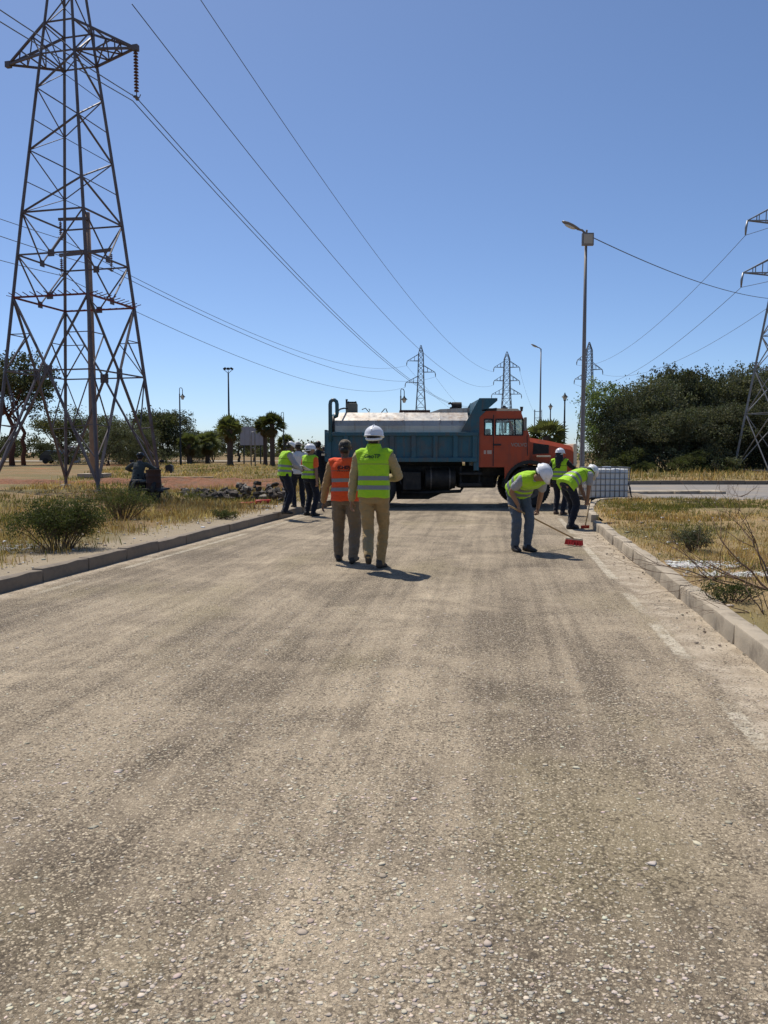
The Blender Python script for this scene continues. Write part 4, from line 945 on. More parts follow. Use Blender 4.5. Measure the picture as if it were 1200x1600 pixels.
# parked car and hut far left
Yc = 98; M['carblack'] = mat('dark_car_paint', (0.012, 0.013, 0.016), 0.25, .2, .1, 3); M['glass_d'] = mat('dark_glass', (0.02, 0.025, 0.03), 0.1, 0, .1, 3); M['rubber'] = mat('tyre_rubber', (0.022, 0.021, 0.020), 0.85, 0, 0.25, 6, .4, 60, .004, (.10, .08, .06), 4, .35)
root = thing('parked_car', 'dark car parked beyond the field, seen through the near pylon', 'car', (gx(92, Yc), Yc, .1))
mb = MB(); mb.prism([(-1.9, .35), (1.95, .35), (2.0, .7), (1.85, .85), (1.0, .98), (.45, 1.5), (-1.2, 1.55), (-1.85, 1.0)], -.82, .82); mb.build('body', M['carblack'], root)
for s in (-1, 1):
    mb = MB(); mb.prism([(.9, 1.0), (.42, 1.42), (-.35, 1.45), (-.35, 1.0)], s * .825, s * .835); mb.build('window', M['glass_d'], root)
    mb = MB(); mb.prism([(-.45, 1.0), (-.45, 1.45), (-1.15, 1.46), (-1.6, 1.02)], s * .825, s * .835); mb.build('window', M['glass_d'], root)
    for x in (-1.2, 1.25): mb = MB(); mb.lathe([(.2, -.1), (.33, -.1), (.34, 0), (.33, .1), (.2, .1)], 16, (x, s * .78, .33), 'Y'); mb.build('wheel', M['rubber'], root, True)
mb = MB(); mb.box((1.96, -.55, .68), (.08, .35, .14), None, .02); mb.build('headlight', M['lens'], root)
root = thing('grey_hut', 'small grey hut behind the parked car', 'hut', (gx(111, 104), 104, .1))
mb = MB(); mb.box((0, 0, .85), (1.9, 1.8, 1.9)); mb.build('wall', M['board'], root); mb = MB(); mb.prism([(-1.1, 1.81), (1.1, 1.81), (1.1, 1.9), (0, 2.15), (-1.1, 1.9)], -1.05, 1.05); mb.build('roof', M['steel_g'], root); mb = MB(); mb.box((.3, -.92, .75), (.6, .04, 1.5)); mb.build('door', M['lampdark'], root)

# ------------------------------------------------------------------ the tipper truck carrying a tank
M['teal'] = mat('teal_truck_paint', (0.022, 0.096, 0.132), 0.5, 0, 0.2, 2.2, 0.15, 25, .003, (0.085, 0.072, 0.06), 1.6, 0.75, streak=(0.10, 0.075, 0.055), samt=0.6)
M['orange'] = mat('faded_orange_paint', (0.40, 0.058, 0.015), 0.45, 0, 0.15, 1.8, 0.1, 25, .003, (0.19, 0.042, 0.02), 1.5, 0.5, streak=(0.17, 0.05, 0.03), samt=0.45)
M['tank'] = mat('stained_silver_tank', (0.47, 0.44, 0.395), 0.38, 0.35, 0.1, 2, 0.1, 20, .003, (0.25, 0.175, 0.11), 1.1, 0.5, streak=(0.21, 0.13, 0.075), samt=0.6)
M['chassis'] = mat('greasy_chassis', (0.020, 0.019, 0.018), 0.7, .2, .3, 5, .3, 30, .004, (.075, .06, .045), 2.5, .6)
M['creamroof'] = mat('cream_cab_roof', (0.62, 0.53, 0.38), .5, 0, .1, 3, .1, 20, .003, (.36, .27, .17), 2, .5)
M['glass'] = glassmat('cab_glass'); M['rim'] = mat('dirty_rim', (0.13, 0.115, 0.10), .6, .3, .25, 5, .2, 30, .003, (.06, .05, .04), 3, .6)
M['darkvoid'] = mat('dark_cab_trim', (0.022, 0.022, 0.024), .7, 0, .2, 4); M['rust'] = mat('rusty_lid', (0.065, 0.034, 0.025), .8, .1, .3, 4, .4, 30, .004)
TY = 22.0; TX = gx(510, TY); FXc = gx(828, TY) - TX; RXc = gx(588, TY) - TX
trk = thing('tipper_truck', 'orange-cabbed tipper truck with teal body carrying a silver tank, parked across the road', 'truck', (TX, TY, 0))
def tx(px): return gx(px, TY) - TX
def tz(py): return hgt(py, TY)
W = 2.4
def P(mb, nm, m, parent=trk, smooth=False): return mb.build(nm, m, parent, smooth)
# tipper body
zb, zt = tz(720), tz(677); xe = tx(744)
mb = MB(); mb.box((xe / 2 + .02, W / 2, zb + .04), (xe - .04, W - .1, .08)); mb.box((.06, W / 2, (zb + zt) / 2), (.06, W - .1, zt - zb - .02)); P(mb, 'tipper_floor', M['teal'])
for s, y0 in ((0, .0), (1, W - .06)):
    mb = MB(); mb.box((xe / 2, y0 + .03, (zb + zt) / 2), (xe, .05, zt - zb)); sd = P(mb, 'tipper_side', M['teal'])
    yo = y0 - .035 if s == 0 else y0 + .095
    for x in [tx(q) for q in (514, 541, 577, 612, 646, 680, 711, 741)]:
        mb = MB(); mb.box((x, yo, (zb + zt) / 2), (.12, .07, zt - zb - .10), None, .012); P(mb, 'side_rib', M['teal'], sd)
    mb = MB(); mb.box((xe / 2, yo + .002, zt - .02), (xe + .06, .12, .10), None, .015); P(mb, 'top_rail', M['teal'], sd)
    mb = MB(); mb.box((xe / 2, yo + .004, zb + .03), (xe + .02, .10, .12), None, .015); P(mb, 'bottom_rail', M['teal'], sd)
mb = MB(); mb.box((-.01, W / 2, (zb + tz(672)) / 2), (.07, W, tz(671) - zb), None, .015); P(mb, 'tailgate', M['teal'])
for y0 in (.0, W - .05):
    mb = MB(); mb.prism([(tx(719), tz(677) + .035), (tx(748), tz(622)), (tx(776), tz(622)), (tx(776), tz(626)), (tx(760), tz(640)), (tx(748.5), tz(652)), (tx(748), tz(735)), (tx(740), tz(735)), (tx(740), tz(677) + .035)], y0, y0 + .06); P(mb, 'headboard_wing', M['teal'])
mb = MB(); mb.prism([(tx(746), tz(735)), (tx(748), tz(735)), (tx(749), tz(630)), (tx(747), tz(624))], .07, W - .06); mb.prism([(tx(749), tz(624)), (tx(776), tz(624)), (tx(776), tz(622.4)), (tx(749), tz(622.4))], .07, W - .06); P(mb, 'headboard', M['teal'])
# tank with eight-sided section
k = 1.02
sec = [(.16, zb + .1), (.16, tz(665)), (.22, tz(656.5)), (.62, tz(643)), (W - .62, tz(643)), (W - .22, tz(656.5)), (W - .16, tz(665)), (W - .16, zb + .1)]
x0, x1 = tx(521), tx(733)
mb = MB(); mb.loft([[Vector((x0, y, z)) for y, z in sec], [Vector((x1, y, z)) for y, z in sec]]); tk = P(mb, 'tank', M['tank'])
for px in (575, 631, 688):
    mb = MB(); q = [(y * 1.0 + (.0 if 0 else (-.012 if y < W / 2 else .012)), z + .008) for y, z in sec]; xx_ = tx(px); mb.loft([[Vector((xx_ - .02, y, z)) for y, z in q], [Vector((xx_ + .02, y, z)) for y, z in q]]); P(mb, 'weld_seam', M['tank'], tk)
zt2 = tz(643)
mb = MB(); mb.box((tx(548), 1.1, zt2 + .14), (.30, .5, .26), None, .02); hb = P(mb, 'manhole', mat('grey_green_box', (.16, .16, .13), .7, .1, .2, 4)); mb = MB(); mb.box((tx(548), 1.1, zt2 + .30), (.25, .4, .03)); mb.bar((tx(542), 1.0, zt2 + .27), (tx(542), 1.0, zt2 + .33), .03); mb.bar((tx(554), 1.0, zt2 + .27), (tx(554), 1.0, zt2 + .33), .03); P(mb, 'lid', M['chassis'], hb)
mb = MB(); mb.tube([(tx(539.5), .9, zt2), (tx(539.5), .9, zt2 + .33), (tx(540), .9, zt2 + .38)], [.025, .025, .035], 8); P(mb, 'breather', M['chassis'], trk, True)
mb = MB(); mb.box((tx(650), 1.2, zt2 + .045), (.85, .5, .09), None, .02); P(mb, 'walkway', M['rust'])
mb = MB(); mb.prism([(tx(672), zt2 + .002), (tx(737), zt2 + .002), (tx(738), zt2 + .14), (tx(690), zt2 + .10)], .75, 1.7); P(mb, 'pump_cover', M['tank'])
mb = MB(); mb.lathe([(.06, -.14), (.11, -.13), (.11, .13), (.06, .14)], 14, (tx(719), 1.2, zt2 + .21), 'X'); mb.tube([(tx(705), 1.1, zt2 + .26), (tx(708), 1.1, zt2 + .29), (tx(712), 1.1, zt2 + .24), (tx(713), 1.1, zt2 + .12)], .03, 8); mb.box((tx(714), 1.2, zt2 + .13), (.2, .3, .09)); P(mb, 'pump_motor', M['chassis'], trk)
mb = MB(); mb.tube([(tx(514.5 + 2.2), -.06, tz(690)), (tx(516.7), -.06, tz(632)), (tx(517.5), -.06, tz(627.5)), (tx(520), -.06, tz(625.3)), (tx(523.5), -.06, tz(625.3)), (tx(526.3), -.06, tz(627.5)), (tx(527.2), -.06, tz(632)), (tx(527.2), -.03, tz(645)), (tx(526.5), .02, tz(650)), (tx(523), .1, tz(651)), (tx(521), .2, tz(649))], .05, 10); P(mb, 'overflow_pipe', M['teal'], trk, True)
mb = MB(); mb.tube([(tx(527), .2, tz(642)), (tx(531), .4, tz(638)), (tx(536), .6, tz(636)), (tx(541), .8, zt2 + .12)], .022, 6); mb.tube([(tx(521), .1, tz(650)), (tx(521), .0, tz(676))], .04, 6); P(mb, 'hose', M['blackplastic'], trk, True)
mb = MB(); mb.tube([(tx(564), 1.0, zt2 + .10), (tx(570), 1.0, zt2 + .14), (tx(576), 1.0, zt2 + .02), (tx(577), 1.0, zt2 + .1), (tx(575), 1.0, zt2 + .12)], .014, 6); mb.tube([(tx(595), 1.0, zt2), (tx(601), 1.0, zt2 + .12), (tx(603), 1.0, zt2 + .13), (tx(606), 1.0, zt2)], .014, 6); P(mb, 'hand_rails', M['chassis'], trk, True)
# chassis
for y0 in (.72, 1.68): mb = MB(); mb.box((3.15, y0, .98), (6.1, .09, .26)); P(mb, 'chassis_rail', M['chassis'])
mb = MB()
for x in (.3, 1.3, 2.3, 3.3): mb.box((x, 1.2, 1.0), (.12, .9, .2))
mb.box((1.9, .9, 1.17), (3.6, .1, .1)); mb.box((1.9, 1.5, 1.17), (3.6, .1, .1)); P(mb, 'sub_frame', M['chassis'])
mb = MB(); mb.lathe([(.2, -.42), (.27, -.40), (.28, 0), (.27, .40), (.2, .42)], 20, (3.05, .38, .78), 'X'); P(mb, 'fuel_tank', M['chassis'], trk, 40)
for x in (2.8, 3.3): mb = MB(); mb.lathe([(.285, -.02), (.29, -.02), (.29, .02), (.285, .02)], 20, (x, .38, .78), 'X'); P(mb, 'tank_strap', M['rim'])
mb = MB(); mb.box((2.28, .42, .72), (.5, .6, .5), None, .04); P(mb, 'battery_box', M['chassis'])
mb = MB(); mb.tube([(2.0, .3, .42), (2.6, .3, .40), (3.6, .3, .44), (3.7, .3, .62)], .045, 8); P(mb, 'spray_pipe', M['chassis'], trk, True)
for y0 in (.02, 1.86): mb = MB(); rin = [(RXc + .66 * math.cos(R(a)), .53 + .62 * math.sin(R(a))) for a in range(10, 171, 16)]; rout = [(RXc + .69 * math.cos(R(a)), .53 + .65 * math.sin(R(a))) for a in range(170, 9, -16)]; mb.prism(rin + rout, y0, y0 + .56); P(mb, 'rear_mudguard', M['blackplastic'], trk, 40)
mb = MB()
for y0 in (.62, 1.78): mb.tube([(RXc - .75, y0, .86), (RXc - .4, y0, .70), (RXc, y0, .63), (RXc + .4, y0, .70), (RXc + .75, y0, .86)], .055, 6)
P(mb, 'leaf_springs', M['chassis'])
mb = MB(); mb.prism([(tx(618), .95), (tx(621), .2), (tx(672), .2), (tx(712), .5), (tx(716), .95)], .7, 1.75); P(mb, 'spray_unit', M['chassis'])
mb = MB(); mb.box((2.95, 2.05, .80), (1.3, .5, .5), None, .06); P(mb, 'air_tank', M['chassis'])
mb = MB(); mb.box((3.85, .3, .62), (.6, .5, .10), None, .02); mb.box((3.85, .25, .92), (.6, .4, .06)); mb.bar((3.6, .2, .55), (3.6, .3, 1.1), .05); mb.bar((4.1, .2, .55), (4.1, .3, 1.1), .05); P(mb, 'cab_step', M['chassis'])
mb = MB(); mb.box((4.1, 1.2, .75), (1.1, .7, .5), None, .08); mb.tube([(1.4, 1.2, .56), (4.0, 1.2, .7)], .07, 8); mb.ell((1.36, 1.2, .55), (.26, .26, .26)); mb.tube([(1.36, .3, .55), (1.36, 2.1, .55)], .1, 8); mb.tube([(5.42, .3, .5), (5.42, 2.1, .5)], .08, 8); P(mb, 'drive_train', M['chassis'])
for y0 in (.12, 2.02): mb = MB(); mb.box((.62, y0 + .12, .68), (.03, .5, .55)); P(mb, 'mud_flap', M['blackplastic'])
mb = MB(); mb.box((.0, 1.2, .62), (.1, 2.3, .14), None, .02); mb.bar((.05, .7, .62), (.3, .7, 1.0), .08); mb.bar((.05, 1.7, .62), (.3, 1.7, 1.0), .08); P(mb, 'rear_bumper', M['chassis'])
mb = MB(); mb.box((tx(507), .15, tz(710.5)), (.16, .3, .05)); P(mb, 'tail_bar', M['creamroof'])
def wheel(x, y, r, wd, front):
    mb = MB(); mb.lathe([(r * .55, -wd / 2 + .02), (r * .86, -wd / 2), (r * .97, -wd / 2 + .05), (r, -wd / 4), (r, wd / 4), (r * .97, wd / 2 - .05), (r * .86, wd / 2), (r * .55, wd / 2 - .02), (r * .5, 0), (r * .55, -wd / 2 + .02)], 40, (0, 0, 0), 'Y', False)
    for k in range(48):
        a = 6.283 * k / 48; c_ = Vector((math.cos(a) * r, 0, math.sin(a) * r)); mb.box(c_, (.045, wd * .8, .012), Matrix.Rotation(-a + math.pi / 2, 3, 'Y'))
    ty = mb.build('wheel', M['rubber'], trk, 30); ty.location = (x, y, r)
    mb = MB(); s = -1 if y < 1.2 else 1; q = s * wd * .5 * (.7 if front else -.1)
    mb.lathe([(r * .56, q), (r * .54, q - s * .05), (r * .44, q - s * .06), (r * .3, q + s * (.03 if front else -.06)), (r * .16, q + s * (.06 if front else -.02)), (r * .14, q + s * .12), (r * .02, q + s * .13)], 24, (0, 0, 0), 'Y'); P(mb, 'rim', M['rim'], ty, 40)
    mb = MB()
    for k in range(8): a = 6.283 * k / 8; mb.lathe([(.022, q - .02), (.022, q + .06 * s), (.01, q + .07 * s)], 6, (math.cos(a) * r * .36, 0, math.sin(a) * r * .36), 'Y')
    P(mb, 'wheel_nuts', M['rim'], ty)
for y in (.16, 2.24): wheel(FXc, y, .55, .3, True)
for y in (.14, .46, 1.94, 2.26): wheel(RXc, y, .53, .27, False)
# cab: shell of panels round real window openings
cx0, cx1 = tx(748), tx(827); zc0, zw0, zw1, zr = tz(730), tz(680), tz(655), tz(642)
wxa, wxb, wxc, wxd = tx(756.5), tx(769), tx(774), tx(816)
slant = lambda z: cx1 - max(0, (z - zw0 + .02)) / (zr - zw0) * .24
zar = tz(706); arch = [(FXc + .68 * math.cos(R(a)), .55 + .70 * math.sin(R(a))) for a in (168, 155, 140, 125, 110, 100)]
for y0, y1 in ((.03, .09), (W - .09, W - .03)):
    mb = MB()
    mb.prism([(cx0, zc0), (FXc - .68, zc0)] + arch + [(cx1, arch[-1][1] + .01), (cx1, zw0), (cx0, zw0)], y0, y1)
    mb.prism([(cx0, zw0), (wxa, zw0), (wxa, zw1), (cx0, zw1)], y0, y1); mb.prism([(wxb, zw0), (wxc, zw0), (wxc, zw1), (wxb, zw1)], y0, y1)
    mb.prism([(wxd, zw0), (slant(zw0), zw0), (slant(zw1), zw1), (wxd, zw1)], y0, y1); mb.prism([(cx0, zw1), (slant(zw1), zw1), (slant(zr), zr), (cx0, zr)], y0, y1)
    sp = P(mb, 'cab_side', M['orange'])
    yo = y0 - .004 if y0 < 1 else y1 + .004
    mb = MB(); mb.bar((tx(770.5), yo, zc0 + .03), (tx(770.5), yo, zr - .1), .012, .02); mb.bar((tx(824), yo, tz(712)), (tx(823), yo, zw0), .012, .02); P(mb, 'door_gap', M['darkvoid'], sp)
    mb = MB(); mb.box((tx(776.5), yo - .012 if y0 < 1 else yo + .012, tz(695)), (.2, .03, .045), None, .008); P(mb, 'door_handle', M['darkvoid'], sp)
    for (a_, b_) in ((wxa, wxb), (wxc, wxd)):
        mb = MB(); mb.box(((a_ + b_) / 2, (y0 + y1) / 2, (zw0 + zw1) / 2), (b_ - a_ + .02, .008, zw1 - zw0 + .02)); P(mb, 'side_window', M['glass'], sp)
        mb = MB()
        for (p_, q_) in (((a_, zw0), (b_, zw0)), ((b_, zw0), (b_, zw1)), ((b_, zw1), (a_, zw1)), ((a_, zw1), (a_, zw0))): mb.bar((p_[0], yo + (.01 if y0 < 1 else -.01), p_[1]), (q_[0], yo + (.01 if y0 < 1 else -.01), q_[1]), .035, .03)
        P(mb, 'window_seal', M['darkvoid'], sp)
    mb = MB(); mb.bar((tx(805), (y0 + y1) / 2, zw0), (tx(803.5), (y0 + y1) / 2, zw1), .045, .035); P(mb, 'quarter_light_pillar', M['darkvoid'], sp)
mb = MB(); mb.box((cx0 + .03, W / 2, (zc0 + zw0) / 2), (.06, W - .2, zw0 - zc0)); mb.box((cx0 + .03, W / 2, (zw1 + zr) / 2), (.06, W - .2, zr - zw1)); mb.box((cx0 + .03, .3, (zw0 + zw1) / 2), (.058, .45, zw1 - zw0)); mb.box((cx0 + .03, W - .3, (zw0 + zw1) / 2), (.058, .45, zw1 - zw0)); P(mb, 'cab_back', M['orange'])
mb = MB(); mb.box(((cx0 + cx1) / 2, W / 2, zc0 + .03), (cx1 - cx0 - .1, W - .2, .06)); P(mb, 'cab_floor', M['chassis'])
mb = MB(); mb.prism([(cx0 + .02, zr), (slant(zr), zr), (slant(zr) - .08, zr + .06), (cx0 + .2, zr + .075), (cx0 + .06, zr + .04)], .04, W - .04); P(mb, 'cab_roof', M['creamroof'])
mb = MB(); mb.prism([(tx(752), zr + .03), (tx(775), zr + .085), (tx(775), zr + .005), (tx(752), zr + .0)], .0, .5); P(mb, 'roof_shade', M['chassis'])
mb = MB(); mb.box((tx(797), 1.2, zr + .11), (.16, .25, .1), None, .03); mb.box((tx(797), 1.2, zr + .17), (.07, .1, .06)); P(mb, 'beacon', M['darkvoid']); mb = MB(); mb.tube([(tx(815.5), .2, zr), (tx(815.5), .2, zr + .12)], [.03, .045], 8); P(mb, 'marker_lamp', M['darkvoid'])
mb = MB(); mb.box((slant(zw0) - .02, W / 2, (zw0 + tz(700)) / 2), (.06, W - .2, zw0 - tz(700))); mb.box((slant(zr) + .01, W / 2, zr - .06), (.06, W - .2, .12)); P(mb, 'cab_front', M['orange'])
mb = MB(); q = Vector((slant(zw0), 0, zw0)); r_ = Vector((slant(zr - .1), 0, zr - .1)); mb.add([(q.x - .01, .12, q.z), (q.x - .01, W - .12, q.z), (r_.x - .01, W - .12, r_.z), (r_.x - .01, .12, r_.z)], [(0, 1, 2, 3)]); P(mb, 'windscreen', M['glass'])
mb = MB(); mb.box((tx(812), .45, tz(683)), (.18, .45, .18)); mb.box((tx(814), 1.2, tz(688)), (.25, 2.0, .2), None, .04); P(mb, 'dashboard', M['darkvoid'])
mb = MB(); ring = [Vector((tx(806) + .1 * math.sin(a) * .5, .62 + .2 * math.cos(a), tz(677) + .2 * math.sin(a) * .55)) for a in np.linspace(0, 2 * math.pi, 22)]; mb.tube(ring, .014, 6, False); P(mb, 'steering_wheel', M['darkvoid'], trk, True)
for y in (.6, 1.8):
    mb = MB(); mb.box((tx(779), y, zc0 + .5), (.5, .5, .16), None, .05); mb.box((tx(765.5), y, zc0 + .78), (.13, .46, .5), None, .05); P(mb, 'seat', M['darkvoid'])
for y, s in ((-.12, -1), (W + .12, 1)):
    mb = MB(); mb.box((tx(810) + (.14 if s < 0 else 0), y, tz(663)), (.06, .2, .36), None, .02); mb.bar((tx(813), y - s * .14, tz(655)), (tx(812), y, tz(656)), .02); P(mb, 'wing_mirror', M['lamp'])
# bonnet
bx1 = tx(899); zb1, zb2 = tz(683), tz(696)
barch = [(FXc + .68 * math.cos(R(a)), .55 + .70 * math.sin(R(a))) for a in (96, 80, 65, 50, 35, 15)]
mb = MB(); ringA = lambda x, z0, z1, ins_: [Vector((x, .2 + ins_, z0)), Vector((x, .2 + ins_, z1 - .12)), Vector((x, .32 + ins_, z1)), Vector((x, W - .32 - ins_, z1)), Vector((x, W - .2 - ins_, z1 - .12)), Vector((x, W - .2 - ins_, z0))]
mb.loft([ringA(cx1 + .004, 1.15, zb1, 0), ringA(cx1 + .6, 1.13, tz(689), .03), ringA(bx1 - .08, .95, zb2, .06), ringA(bx1, .95, zb2 - .05, .09)]); bn = P(mb, 'bonnet', M['orange'])
mb = MB(); mb.prism([(tx(834), tz(710)), (tx(859), tz(708)), (tx(859), tz(695)), (tx(835), tz(692.5))], .19, .24); vent = P(mb, 'bonnet_vent', M['darkvoid'], bn)
for i in range(6): mb = MB(); z = tz(708.5 - i * 2.3); mb.box((tx(847), .188, z), (.4, .03, .012)); P(mb, 'vent_slat', M['darkvoid'], vent)
for y0, y1 in ((.0, .42), (W - .42, W)):
    rin = [(FXc + .63 * math.cos(R(a)), .55 + .64 * math.sin(R(a))) for a in range(0, 181, 15)]; rout = [(FXc + .70 * math.cos(R(a)), .55 + .73 * math.sin(R(a))) for a in range(180, -1, -15)]
    mb = MB(); mb.prism(rin + rout, y0, y1); P(mb, 'wheel_arch', M['blackplastic'], trk, 40)
    mb = MB(); mb.prism([(FXc + .76, .6), (bx1 + .02, .6), (bx1 + .02, 1.12), (FXc + .62, 1.25)], y0 + .02, y1); P(mb, 'front_wing', M['orange'])
mb = MB(); mb.box((tx(849), .02, tz(713)), (.36, .12, .04), None, .012); P(mb, 'wing_trim', M['creamroof'])
mb = MB(); mb.box((bx1 + .05, W / 2, 1.42), (.1, W - .55, .6), None, .03); gr = P(mb, 'grille', M['creamroof'])
for i in range(6): mb = MB(); mb.box((bx1 + .11, W / 2, 1.2 + i * .09), (.03, W - .7, .045)); P(mb, 'grille_bar', M['darkvoid'], gr)
mb = MB(); mb.box((bx1 + .12, W / 2, .68), (.16, W - .02, .28), None, .04); P(mb, 'front_bumper', M['creamroof'])
for y in (.28, W - .28): mb = MB(); mb.lathe([(.11, 0), (.11, .03), (.06, .06)], 16, (bx1 + .02, y, .98), 'X'); P(mb, 'headlight', M['lens'])
# patches and lettering on the door
def lettering(body, size, m, parent, nm='lettering', loc=(0, 0, 0), rot=(math.pi / 2, 0, 0), bold=0.0, ext=0.002):
    cu = bpy.data.curves.new(nm, 'FONT'); cu.body = body; cu.size = size; cu.align_x = 'CENTER'; cu.extrude = ext; cu.offset = bold
    t = bpy.data.objects.new('tmp', cu); COL.objects.link(t); dg = bpy.context.evaluated_depsgraph_get(); me = bpy.data.meshes.new_from_object(t.evaluated_get(dg)); bpy.data.objects.remove(t)
    o = obj(nm, me, m, parent); o.location = loc; o.rotation_euler = rot; return o
M['letter'] = mat('faded_silver_letters', (0.30, 0.22, 0.18), .5, .2, .1, 4)
lettering('VOLVO', .13, M['letter'], trk, 'door_lettering', (tx(811), .024, tz(697.5)), bold=.004)
for px, w_ in ((757.5, .06), (764.5, .12)):
    mb = MB(); mb.box((tx(px), .024, tz(706.5)), (w_, .006, .10)); P(mb, 'door_sticker', mat('pale_sticker', (.50, .36, .29), .6, 0, .15, 20))

# ------------------------------------------------------------------ caged water tank
TYi = 25.2; ib = thing('caged_water_tank', 'white plastic water tank in a steel cage on the corner by the side road', 'water tank', (gx(945, TYi), TYi, -.03), R(4))
M['pe'] = mat('translucent_white_plastic', (0.72, 0.72, 0.70), .45, 0, .06, 2, .1, 8, .02, (.55, .53, .48), 1.5, .4)
mb = MB(); mb.box((0, 0, .59), (1.13, .95, .86), None, .07); P(mb, 'bottle', M['pe'], ib, 40)
mb = MB(); mb.lathe([(.14, 1.0), (.14, 1.06), (.12, 1.09)], 16, (.05, 0, 0)); P(mb, 'cap', M['pe'], ib, 40)
mb = MB()
for x in (-.5, 0, .5): mb.box((x, 0, .07), (.12, .95, .12))
mb.box((0, 0, .14), (1.18, 1.0, .03)); P(mb, 'pallet', M['chassis'], ib)
for i in range(9):
    x = -.58 + 1.16 * i / 8
    for y in (-.49, .49): mb = MB(); mb.tube([(x, y, .15), (x, y, 1.06)], .011, 6); P(mb, 'cage_bar', M['steel_g'], ib, True)
for i in range(1, 7):
    y = -.49 + .98 * i / 7
    for x in (-.585, .585): mb = MB(); mb.tube([(x, y, .15), (x, y, 1.06)], .011, 6); P(mb, 'cage_bar', M['steel_g'], ib, True)
for j, z in enumerate((.17, .36, .54, .72, .9, 1.06)):
    mb = MB(); r_ = .6; mb.tube([(-.6, -.505, z), (.6, -.505, z), (.6, .505, z), (-.6, .505, z), (-.6, -.505, z)], .012 if z < 1 else .016, 6); P(mb, 'cage_ring', M['steel_g'], ib)
mb = MB(); mb.tube([(.6, -.3, .6), (.66, -.35, .45), (.68, -.4, .2), (.8, -.5, .04), (.72, -.75, .03)], .022, 6); P(mb, 'hose', M['blackplastic'], ib, True)
a, b = gp(985, 784, .0), gp(1030, 782, 0); mb = MB(); mb.tube([(0, 0, .03), (.3, .03, .04), (.85, 0, .03)], .03, 6); o = mb.build('black_hose', M['blackplastic'], None, True); o.location = a; tag(o, 'short black hose lying right of the caged tank', 'hose')
# ------------------------------------------------------------------ people
M['skin'] = mat('tanned_skin', (0.27, 0.145, 0.085), .55, 0, .12, 12); M['skin_d'] = mat('dark_tanned_skin', (0.13, 0.07, 0.045), .55, 0, .12, 12)
M['hair'] = mat('black_hair', (0.012, 0.009, 0.008), .5, 0, .2, 30, .6, 90, .004)
M['hivis'] = cloth('hivis_yellow', (0.36, 0.62, 0.025), .06, .35); M['hiorange'] = cloth('hivis_orange', (0.74, 0.085, 0.022), .06, .4)
M['reflect'] = mat('reflective_tape', (0.20, 0.20, 0.205), .4, .1, .06, 20); M['khaki'] = cloth('khaki_cotton', (0.33, 0.225, 0.10)); M['olive'] = cloth('khaki_shirt', (0.36, 0.275, 0.135))
M['brown'] = cloth('grey_brown_trousers', (0.165, 0.125, 0.085)); M['tanshirt'] = cloth('tan_shirt', (0.34, 0.20, 0.085)); M['jeans'] = cloth('blue_jeans', (0.085, 0.105, 0.13)); M['navy'] = cloth('dark_navy_trousers', (0.012, 0.014, 0.022)); M['greyshirt'] = cloth('grey_shirt', (0.30, 0.30, 0.31))
M['whiteshirt'] = cloth('white_shirt', (0.62, 0.61, 0.60)); M['blackcloth'] = cloth('black_cloth', (0.014, 0.014, 0.016)); M['orangeshirt'] = cloth('orange_shirt', (0.75, 0.12, 0.03)); M['greengrey'] = cloth('grey_green_jacket', (0.052, 0.060, 0.055))
M['shoe'] = mat('dark_boot_leather', (0.022, 0.018, 0.016), .6, 0, .2, 10, .2, 40, .003, (.10, .08, .06), 6, .4); M['shoe_t'] = mat('tan_boot_leather', (0.12, 0.075, 0.05), .65, 0, .2, 10, .2, 40, .003)
M['helmet'] = mat('white_helmet', (0.74, 0.74, 0.76), .3, 0, .03, 5, 0, 1, 0.001, (0.50, 0.48, 0.44), 14, .5); M['cap'] = cloth('camouflage_cap', (0.13, 0.10, 0.065), .5); M['vtext'] = mat('vest_print', (0.02, 0.05, 0.02), .7, 0, .05, 9); M['otext'] = mat('vest_print_dark', (0.06, 0.01, 0.008), .7, 0, .05, 9)

def ring(c, ax, ay, a, b, n=16, e=2.2):
    out = []
    for k in range(n):
        t = 2 * math.pi * k / n; cs, sn = math.cos(t), math.sin(t)
        out.append(Vector(c) + ax * (a * math.copysign(abs(cs) ** (2 / e), cs)) + ay * (b * math.copysign(abs(sn) ** (2 / e), sn)))
    return out
def ik(a, t, l1, l2, pole):
    a, t = Vector(a), Vector(t); d = t - a; L = d.length
    if L > (l1 + l2) * .998: t = a + d * ((l1 + l2) * .998 / L); d = t - a; L = d.length
    u = d / L; x = (l1 * l1 - l2 * l2 + L * L) / (2 * L); h = math.sqrt(max(0, l1 * l1 - x * x))
    p = Vector(pole); p = p - u * p.dot(u); p.normalize()
    return a + u * x + p * h, t
def limb_tube(mb, pts, rad, n=12, flat=None):
    m = []; rr_ = []
    for i in range(len(pts) - 1):
        a, b = Vector(pts[i]), Vector(pts[i + 1])
        for k in range(4): t = k / 4; m.append(a.lerp(b, t)); rr_.append(rad[i] * (1 - t) + rad[i + 1] * t)
    m.append(Vector(pts[-1])); rr_.append(rad[-1])
    # soften the bends
    s = [m[0]] + [(m[i - 1] + m[i] * 2 + m[i + 1]) / 4 for i in range(1, len(m) - 1)] + [m[-1]]
    mb.tube(s, rr_, n)
    mb.ell(s[0], (rr_[0],) * 3, 10, 8); mb.ell(s[-1], (rr_[-1] * .95,) * 3, 10, 8)
